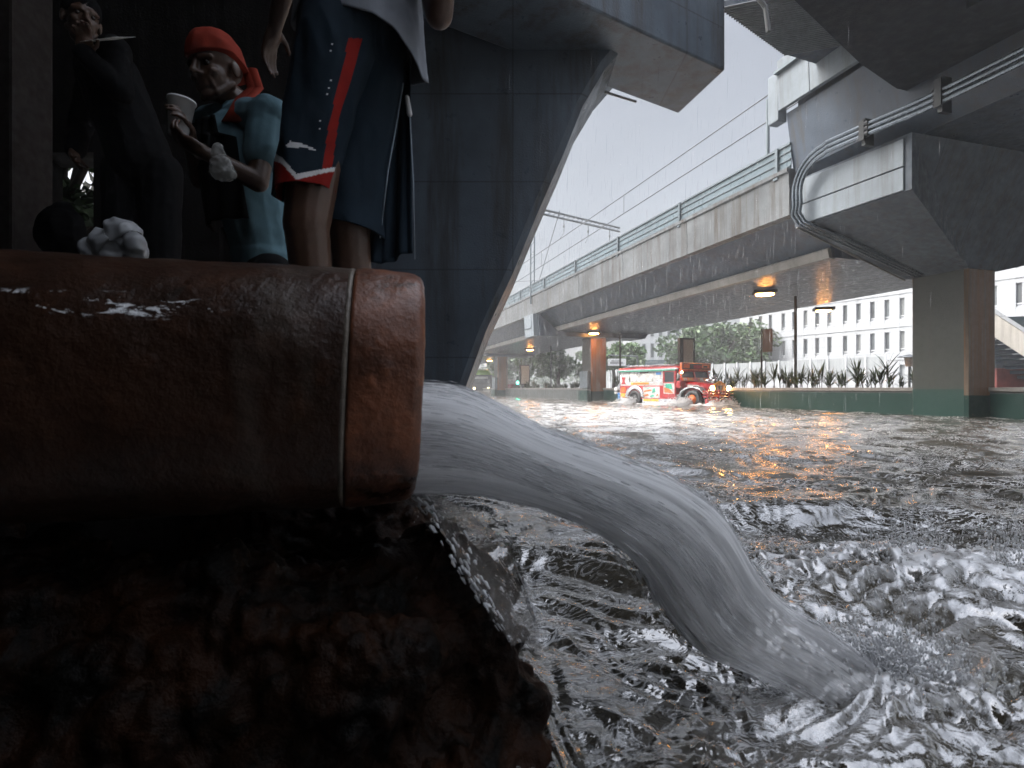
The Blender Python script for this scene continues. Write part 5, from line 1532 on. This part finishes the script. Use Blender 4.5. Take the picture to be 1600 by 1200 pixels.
for i in (3, 6, 9):
    mb = MB(); mb.tube([wa[i], wb[i]], .015, 6); tag(mb.build('wire_dropper', M['wire']), 'thin vertical dropper joining the two overhead wires', 'wire dropper', 'droppers between the overhead wires')
wire(20, 11.6, 40, 8.4, -3.5, 1.5, 'slack wire crossing behind the cross beam, sloping right', .1)
wire(40, 11.0, 24, 8.6, -3.6, .5, 'slack wire crossing behind the cross beam, sloping left', .1)
mb = MB(); p = V(2.2, -4.3, 0); mb.tube([(p.x, p.y, 6.8), (p.x, p.y, 9.2)], .05, 8); tag(mb.build('railing_mast', M['rail_metal']), 'slim grey post on the parapet beside the station end block', 'post')

# ------------------------------------------------------------------ white office block and the panel fence before it
EB = Vector((-0.49, 0.872, 0)); NB = Vector((-0.872, -0.49, 0)); OB = Vector((34.9, 50, 0))
bl = empty('office_building', OB + EB*4, 'white office block with rows of narrow vertical windows seen under the viaduct', 'building')
mb = MB()
def BP(u, n, z): return OB + EB*u + NB*n + Vector((0, 0, z))
def bbx(mb, u0, u1, n0, n1, z0, z1, mi=0): mb.prism([BP(u0, n0, z0), BP(u1, n0, z0), BP(u1, n1, z0), BP(u0, n1, z0)], (0, 0, z1-z0), mi)
cols = []
u = -9.2
k = 0
while u < 15.5:
    cols.append(u); u += 1.26 if k % 5 else 1.55
    k += 1
rows_ = [(1.10, 2.95), (4.15, 6.0), (7.15, 9.0), (10.15, 12.0)]
WW = .42
bbx(mb, -10.5, 16.3, -12, -.30, .2, 13.4)
edges_ = [-10.5] + [x for c in cols for x in (c, c+WW)] + [16.3]
for i in range(0, len(edges_), 2): bbx(mb, edges_[i], edges_[i+1], -.30, 0, .2, 13.4)
for c in cols:
    zz = [.2] + [z for r in rows_ for z in r] + [13.4]
    for i in range(0, len(zz), 2): bbx(mb, c, c+WW, -.30, -.02, zz[i], zz[i+1])
for z in (3.4, 6.4, 9.4): bbx(mb, -10.5, 16.3, 0.0, .05, z, z+.16)
mb.build('wall', M['white_wall'], bl)
PANES = [M['glass_dark'], M['glass_dark'], plain('window_blind', (.16, .17, .17), .3, var=.2), plain('window_glass_pale', (.10, .115, .125), .15, var=.3)]
fr = plain('window_frame', (.5, .52, .54), .4)
for c in cols:
    for z0, z1 in rows_[1:3]:
        mb = MB(); bbx(mb, c, c+WW, -.29, -.24, z0+.30, z1-.04); w_ = mb.build('window', random.choice(PANES), bl)
        mb = MB(); bbx(mb, c, c+WW, -.24, -.12, z0+.22, z0+.30); bbx(mb, c, c+WW, -.29, -.23, z0, z0+.215); bbx(mb, c, c+.05, -.235, -.10, z0+.31, z1); mb.build('frame', fr, w_)
mb = MB(); bbx(mb, -10.7, 16.5, -12.2, .25, 13.42, 13.9); mb.build('roof_parapet', M['white_wall'], bl)
e = empty('panel_fence', BP(8, 9, .2), 'long grey panel fence before the white office block', 'fence')
mb = MB()
for k in range(23): bbx(mb, -4+1.5*k, -4+1.5*k+1.44, 9.0, 9.08, 1.75, 3.30)
mb.build('panels', M['fence_panel'], e)
mb = MB(); bbx(mb, -4, 31, 8.98, 9.12, .2, 1.72); mb.build('base_wall', M['white_wall'], e)
for k in range(24):
    mb = MB(); bbx(mb, -4.05+1.5*k, -3.95+1.5*k, 9.10, 9.20, .2, 3.40); mb.build('post', fr, e)
# second building further off
b2 = empty('apartment_building', (20, 78, 0), 'distant white building with narrow dark windows left of the tree', 'building')
mb = MB(); mb.prism([Vector((16.6, 76, 0)), Vector((23.0, 74, 0)), Vector((26, 86, 0)), Vector((18, 88, 0))], (0, 0, 10.5)); mb.build('wall', M['white_wall'], b2)
for r_ in range(3):
    for k in range(6):
        f = (k+.4)/6; a = Vector((16.6, 76, 0)).lerp(Vector((23, 74, 0)), f); d = Vector((6.4, -2, 0)).normalized(); nn_ = Vector((d.y, -d.x, 0))
        z = 2.2+2.9*r_
        mb = MB(); mb.prism([a + nn_*.003, a + d*.42 + nn_*.003, a + d*.42 + nn_*.003 + Vector((0, 0, 1.9)), a + nn_*.003 + Vector((0, 0, 1.9))], nn_*.05); mm = mb
        for i in range(len(mm.v)): mm.v[i] = (mm.v[i][0], mm.v[i][1], mm.v[i][2] + z)
        mm.build('window', M['glass_dark'], b2)
mb = MB(); mb.prism([Vector((14.5, 72, 4.3)), Vector((21, 70.5, 4.3)), Vector((21.4, 73, 4.3)), Vector((15, 75, 4.3))], (0, 0, .25)); mb.prism([Vector((14.5, 72, 3.4)), Vector((21, 70.5, 3.4)), Vector((21, 70.7, 3.4)), Vector((14.5, 72.2, 3.4))], (0, 0, .8)); mb.build('porch_roof', M['rail_panel'], b2)

# ------------------------------------------------------------------ stairs at the right edge
e = empty('station_staircase', (24, 24, 0), 'station staircase with a pale slanted side panel right of the pier', 'staircase')
mb = MB(); a = at(1500, 455, 25); b = at(1720, 597, 22.5); mb.prism([a, b, b + Vector((0, 0, -1.05)), a + Vector((0, 0, -1.05))], (.1, .12, 0)); mb.build('side_panel', concrete('stair_panel', (.46, .44, .40), .3, .4, .2), e)
mb = MB(); mb.prism([a + Vector((-.02, -.02, .01)), b + Vector((-.02, -.02, .01)), b + Vector((-.02, -.02, .22)), a + Vector((-.02, -.02, .22))], (.14, .16, 0)); mb.build('handrail', M['white_wall'], e)
mb = MB()
for k in range(18):
    p = a.lerp(b, k/18); mb.box((p.x+.12, p.y+.14, p.z-.75-.0), (p.x+.75, p.y+2.4, p.z-.60))
mb.build('step_run', M['soffit'], e)
mb = MB(); mb.prism([a + Vector((.2, 2.4, .2)), b + Vector((.2, 2.4, .2)), b + Vector((.2, 2.4, 1.2)), a + Vector((.2, 2.4, 1.2))], (.1, .1, 0)); mb.build('far_railing', M['fence_panel'], e)
mb = MB(); mb.box((23.6, 26.5, 0.2), (34, 26.9, 4.3)); mb.build('rear_wall', plain('stair_back', (.03, .045, .05), .5), e)
mb = MB(); mb.box((22.8, 25.6, .2), (34, 25.9, 1.75)); tag(mb.build('low_wall', plain('faded_red_wall', (.15, .04, .035), .6, var=.3, scale=2), bevel=.03), 'faded red low wall under the station stairs', 'wall')

# ------------------------------------------------------------------ far traffic
e = empty('bus', at(752, 605, 66).to_2d().to_3d(), 'dark bus with a yellow green roof beside the slanted pier', 'bus')
bx, by = e.location.x, e.location.y; gcol = paint('bus_green', (.22, .42, .03)); dcol = plain('bus_dark', (.03, .03, .035), .3)
mb = MB(); mb.bbox((bx-1.3, by, .35), (bx+1.3, by+9, 2.45), .08); mb.build('bus_body', dcol, e)
mb = MB(); rings = []
for y, hw, zt_ in ((by-.02, .7, 2.62), (by+.2, 1.15, 3.0), (by+1, 1.34, 3.15), (by+9, 1.34, 3.1)): rings.append([(bx-hw, y, 2.46), (bx+hw, y, 2.46), (bx+hw, y, 2.6), (bx+hw*.6, y, zt_), (bx-hw*.6, y, zt_), (bx-hw, y, 2.6)])
mb.loft(rings); mb.build('roof', gcol, e)
mb = MB(); mb.box((bx-1.15, by-.02, 1.3), (bx+1.15, by-.005, 2.35)); mb.build('windscreen', JR[GLS], e)
mb = MB(); mb.box((bx-.8, by-.03, 1.95), (bx+.8, by-.022, 2.25)); mb.build('route_panel', JR[WHT], e)
for sx in (-.85, .85):
    mb = MB(); mb.ell((bx+sx, by-.02, .8), (.16, .05, .16), None, 6); mb.build('headlight', emit('bus_light', (1, .85, .5), 2), e, True)
e = empty('red_van', at(791, 603, 70).to_2d().to_3d(), 'red and white vehicle half hidden behind the far planter', 'van')
vx, vy = e.location.x, e.location.y
mb = MB(); mb.bbox((vx-1.1, vy, .4), (vx+1.6, vy+1.7, 1.35), .1); mb.build('van_body', JR[RED], e); mb = MB(); mb.bbox((vx-.9, vy+.05, 1.352), (vx+1.5, vy+1.65, 1.95), .12); mb.build('cabin', JR[WHT], e)
for sx in (-.6, 1.1):
    mb = MB(); mb.lathe([(.001, -.1), (.3, -.1), (.34, 0), (.3, .1), (.001, .1)], (vx+sx, vy+.05, .4), 14, (0, 1, 0)); mb.build('wheel', JR[BLK], e)
mb = MB(); mb.box((-10, 55, -.3), (-2.2, 57, .55)); tag(mb.build('traffic_island', M['coping'], bevel=.05), 'pale traffic island kerb in front of the bus', 'traffic island')

# ------------------------------------------------------------------ vegetation
def leafmat(name, c0, c1, rough=.45):
    m = NT(name); g = m.n('ShaderNodeNewGeometry'); v = m.obj()
    n1 = m.noise(.55, 4, .6, v)
    f = m.math('ADD', m.math('MULTIPLY', g.outputs['Random Per Island'], .55), m.math('MULTIPLY', n1, .5))
    return m.fin(Base_Color=m.mix(m.ramp(f, .15, .85), c0, c1), Roughness=rough, Transmission_Weight=0.0)
M['leaf_a'] = leafmat('leaf_dark', (.018, .040, .014), (.060, .115, .034)); M['leaf_b'] = leafmat('leaf_mid', (.026, .060, .018), (.095, .165, .050)); M['leaf_c'] = leafmat('leaf_bright', (.05, .14, .02), (.16, .34, .06))
M['spike'] = leafmat('spike_leaf', (.014, .026, .008), (.055, .080, .022), .35); M['bark'] = plain('bark', (.06, .045, .035), .8, var=.3, bump=.4)
def leaves(mb, c, r, n, size, squash=.8, hang=0.0):
    for _ in range(n):
        d = Vector((random.gauss(0, 1), random.gauss(0, 1), random.gauss(0, 1))).normalized()*(random.random()**.45)
        p = Vector(c) + Vector((d.x*r, d.y*r, d.z*r*squash - hang*random.random()))
        a = Vector((random.gauss(0, 1), random.gauss(0, 1), random.gauss(0, .7))).normalized(); b = a.orthogonal().normalized()
        b = (b*cos(random.uniform(0, 6.28)) + a.cross(b)*sin(random.uniform(0, 6.28))).normalized()
        s = size*random.uniform(.6, 1.3)
        mb.add([p-a*s, p+b*s*.42, p+a*s, p-b*s*.42], [(0, 1, 2, 3)])
def tree(x, y, z0, h, w_, lab, mat, nl=4200, size=.30, clumps=22, seed=0, name='leafy_tree', hang=0.0, cat_='tree', grp='trees beyond the median'):
    random.seed(seed)
    e = empty(name, (x, y, z0), lab, cat_, grp)
    tm = MB(); top = Vector((x+random.uniform(-.3, .3), y, z0+h*.55)); tm.tube([(x, y, z0-.3), (x+.1, y, z0+h*.25), top], [h*.035, h*.026, h*.015], 9)
    lm = MB(); cs = []
    for k in range(clumps):
        a = random.uniform(0, 2*pi); rr_ = w_*.5*random.random()**.6; zc = z0 + h*(.38 + .52*random.random()*(1-.45*(rr_/(w_*.5))**2))
        c = Vector((x+rr_*cos(a), y+rr_*sin(a)*.8, zc)); cs.append(c)
        leaves(lm, c, w_*random.uniform(.10, .19), nl//clumps, size, .75, hang)
        if k % 2 == 0: tm.tube([top.lerp(Vector((x, y, z0+h*.3)), random.random()*.6), top.lerp(c, .5) + Vector((0, 0, .2)), c], [h*.012, h*.008, h*.003], 6)
    tm.build('trunk', M['bark'], e, True); lm.build('crown', mat, e)
    return e
tree(23.5, 62, .2, 8.8, 11.5, 'big dark leafy tree standing right behind the jeepney signboard', M['leaf_a'], 7500, .34, 40, 1)
tree(29.3, 66, .2, 7.8, 7.5, 'rounded leafy tree touching the left end of the white office block', M['leaf_b'], 4200, .34, 22, 2)
tree(10.8, 58, .2, 7.2, 6.0, 'leafy tree standing behind the white overhead road sign', M['leaf_b'], 4200, .28, 22, 3)
tree(5.2, 62, .2, 7.8, 5.2, 'drooping leafy tree just left of the brown pier', M['leaf_a'], 4600, .28, 24, 4, hang=1.2)
tree(2.0, 74, .2, 6.6, 6.0, 'light green leafy tree behind the small lightbox', M['leaf_b'], 3800, .32, 20, 5)
tree(14.5, 90, .2, 8.5, 8, 'hazy far tree beside the distant white building', M['leaf_b'], 3000, .42, 18, 6)
tree(-1.2, 95, .2, 7.0, 8, 'hazy far tree behind the red and white vehicle', M['leaf_a'], 3000, .42, 18, 8)
tree(-6.9, 8.3, .2, 6.2, 3.4, 'dim bush filling the dark opening behind the black sack', M['leaf_a'], 11000, .13, 30, 9, 'leafy_bush', cat_='bush', grp=None)
tree(-6.6, 13.0, .2, 5.6, 3.0, 'bright green bush showing through the narrow gap by the shirt hem', M['leaf_c'], 5200, .11, 30, 10, 'leafy_bush', cat_='bush', grp=None)
random.seed(3)
mb = MB()
for k in range(90):
    x = random.uniform(-60, 95); leaves(mb, (x, 150+random.uniform(-8, 8), random.uniform(1.5, 6.5)), random.uniform(2, 4), 120, .6)
tag(mb.build('far_trees', M['leaf_a']), 'hazy line of far trees closing the view at the horizon', 'trees', kind='stuff')

# spiky plants in the planters: five shapes, copied
def spiky(name, label, group, seed, h, nst, nl, lw):
    random.seed(seed)
    e = empty(name, (0, 0, 0), label, 'plant', group); mb = MB(); st_ = MB()
    for s_ in range(nst):
        bx_, by_ = random.uniform(-.16, .16), random.uniform(-.16, .16); hh = h*random.uniform(.25, .7)
        tx, ty = bx_+random.uniform(-.1, .1), by_+random.uniform(-.1, .1)
        st_.tube([(bx_, by_, -.03), (tx, ty, hh)], .014, 6)
        for k in range(nl):
            a = random.uniform(0, 2*pi); L = h*random.uniform(.40, .75); el = random.uniform(.55, 1.35); z0 = hh*random.uniform(.55, 1.0)
            f = z0/hh; p = Vector((bx_+(tx-bx_)*f, by_+(ty-by_)*f, z0)); d = Vector((cos(a)*cos(el), sin(a)*cos(el), sin(el))); sd_ = Vector((-sin(a), cos(a), 0)); rows = []
            for q in range(5):
                wq = lw*(.5, 1, .9, .6, .06)[q]; rows.append((p - sd_*wq, p + sd_*wq)); p = p + d*L/4; d = (d + Vector((0, 0, -.22*random.uniform(.2, 1.2)))).normalized()
            vs = [v_ for r_ in rows for v_ in r_]; mb.add(vs, [(2*q, 2*q+1, 2*q+3, 2*q+2) for q in range(4)])
    mb.build('leaves', M['spike'], e, local=True); st_.build('stems', M['bark'], e, local=True)
    return e
protos = [spiky('spiky_plant', 'spiky green plant growing in the long planter behind the jeepney', 'spiky plants in the long planter', 20+k, 1.0+.1*(k % 3), 3+k % 3, 8, .028) for k in range(5)]
lows = [spiky('low_shrub', 'low dark shrub growing in the grey planter left of the brown pier', 'low shrubs in the grey planter', 40+k, .75, 5, 9, .030) for k in range(3)]
random.seed(12)
used = set()
def put(pool, t, s, label=None, group=None, sc_=1.0):
    p = random.choice(pool)
    if p.name not in used: o = p; used.add(p.name)
    else: o = copy_tree(p)
    o.location = V(t, s, .70); o.rotation_euler = (0, 0, random.uniform(0, 6.28)); k = random.uniform(.45, 1.05)*sc_; o.scale = (k, k, k)
    if label: o['label'] = label; o['group'] = group
for k in range(62): put(protos, 1.2+20*k/62+random.uniform(-.1, .1), random.uniform(.65, 1.3))
for k in range(46): put(lows, 23.5+20*k/46+random.uniform(-.1, .1), random.uniform(.65, 1.2))
for k in range(9): put(protos, -1.3-.55*k, random.uniform(.8, 1.3), 'spiky plant in the dark planter right of the green footed pier', 'spiky plants right of the pier', .8)

# ------------------------------------------------------------------ wet air
mb = MB(); mb.box((-165, -26, -1.9), (165, 340, 15.5))
hz = mb.build('haze', bpy.data.materials.new('haze_air'))
tag(hz, kind='stuff')
hm = hz.data.materials[0]; hm.use_nodes = True; t_ = hm.node_tree
t_.nodes.remove(t_.nodes['Principled BSDF'])
pv = t_.nodes.new('ShaderNodeVolumePrincipled'); pv.inputs['Color'].default_value = (.93, .95, .97, 1); pv.inputs['Density'].default_value = .0026; pv.inputs['Anisotropy'].default_value = .2
t_.links.new(pv.outputs[0], t_.nodes['Material Output'].inputs['Volume'])
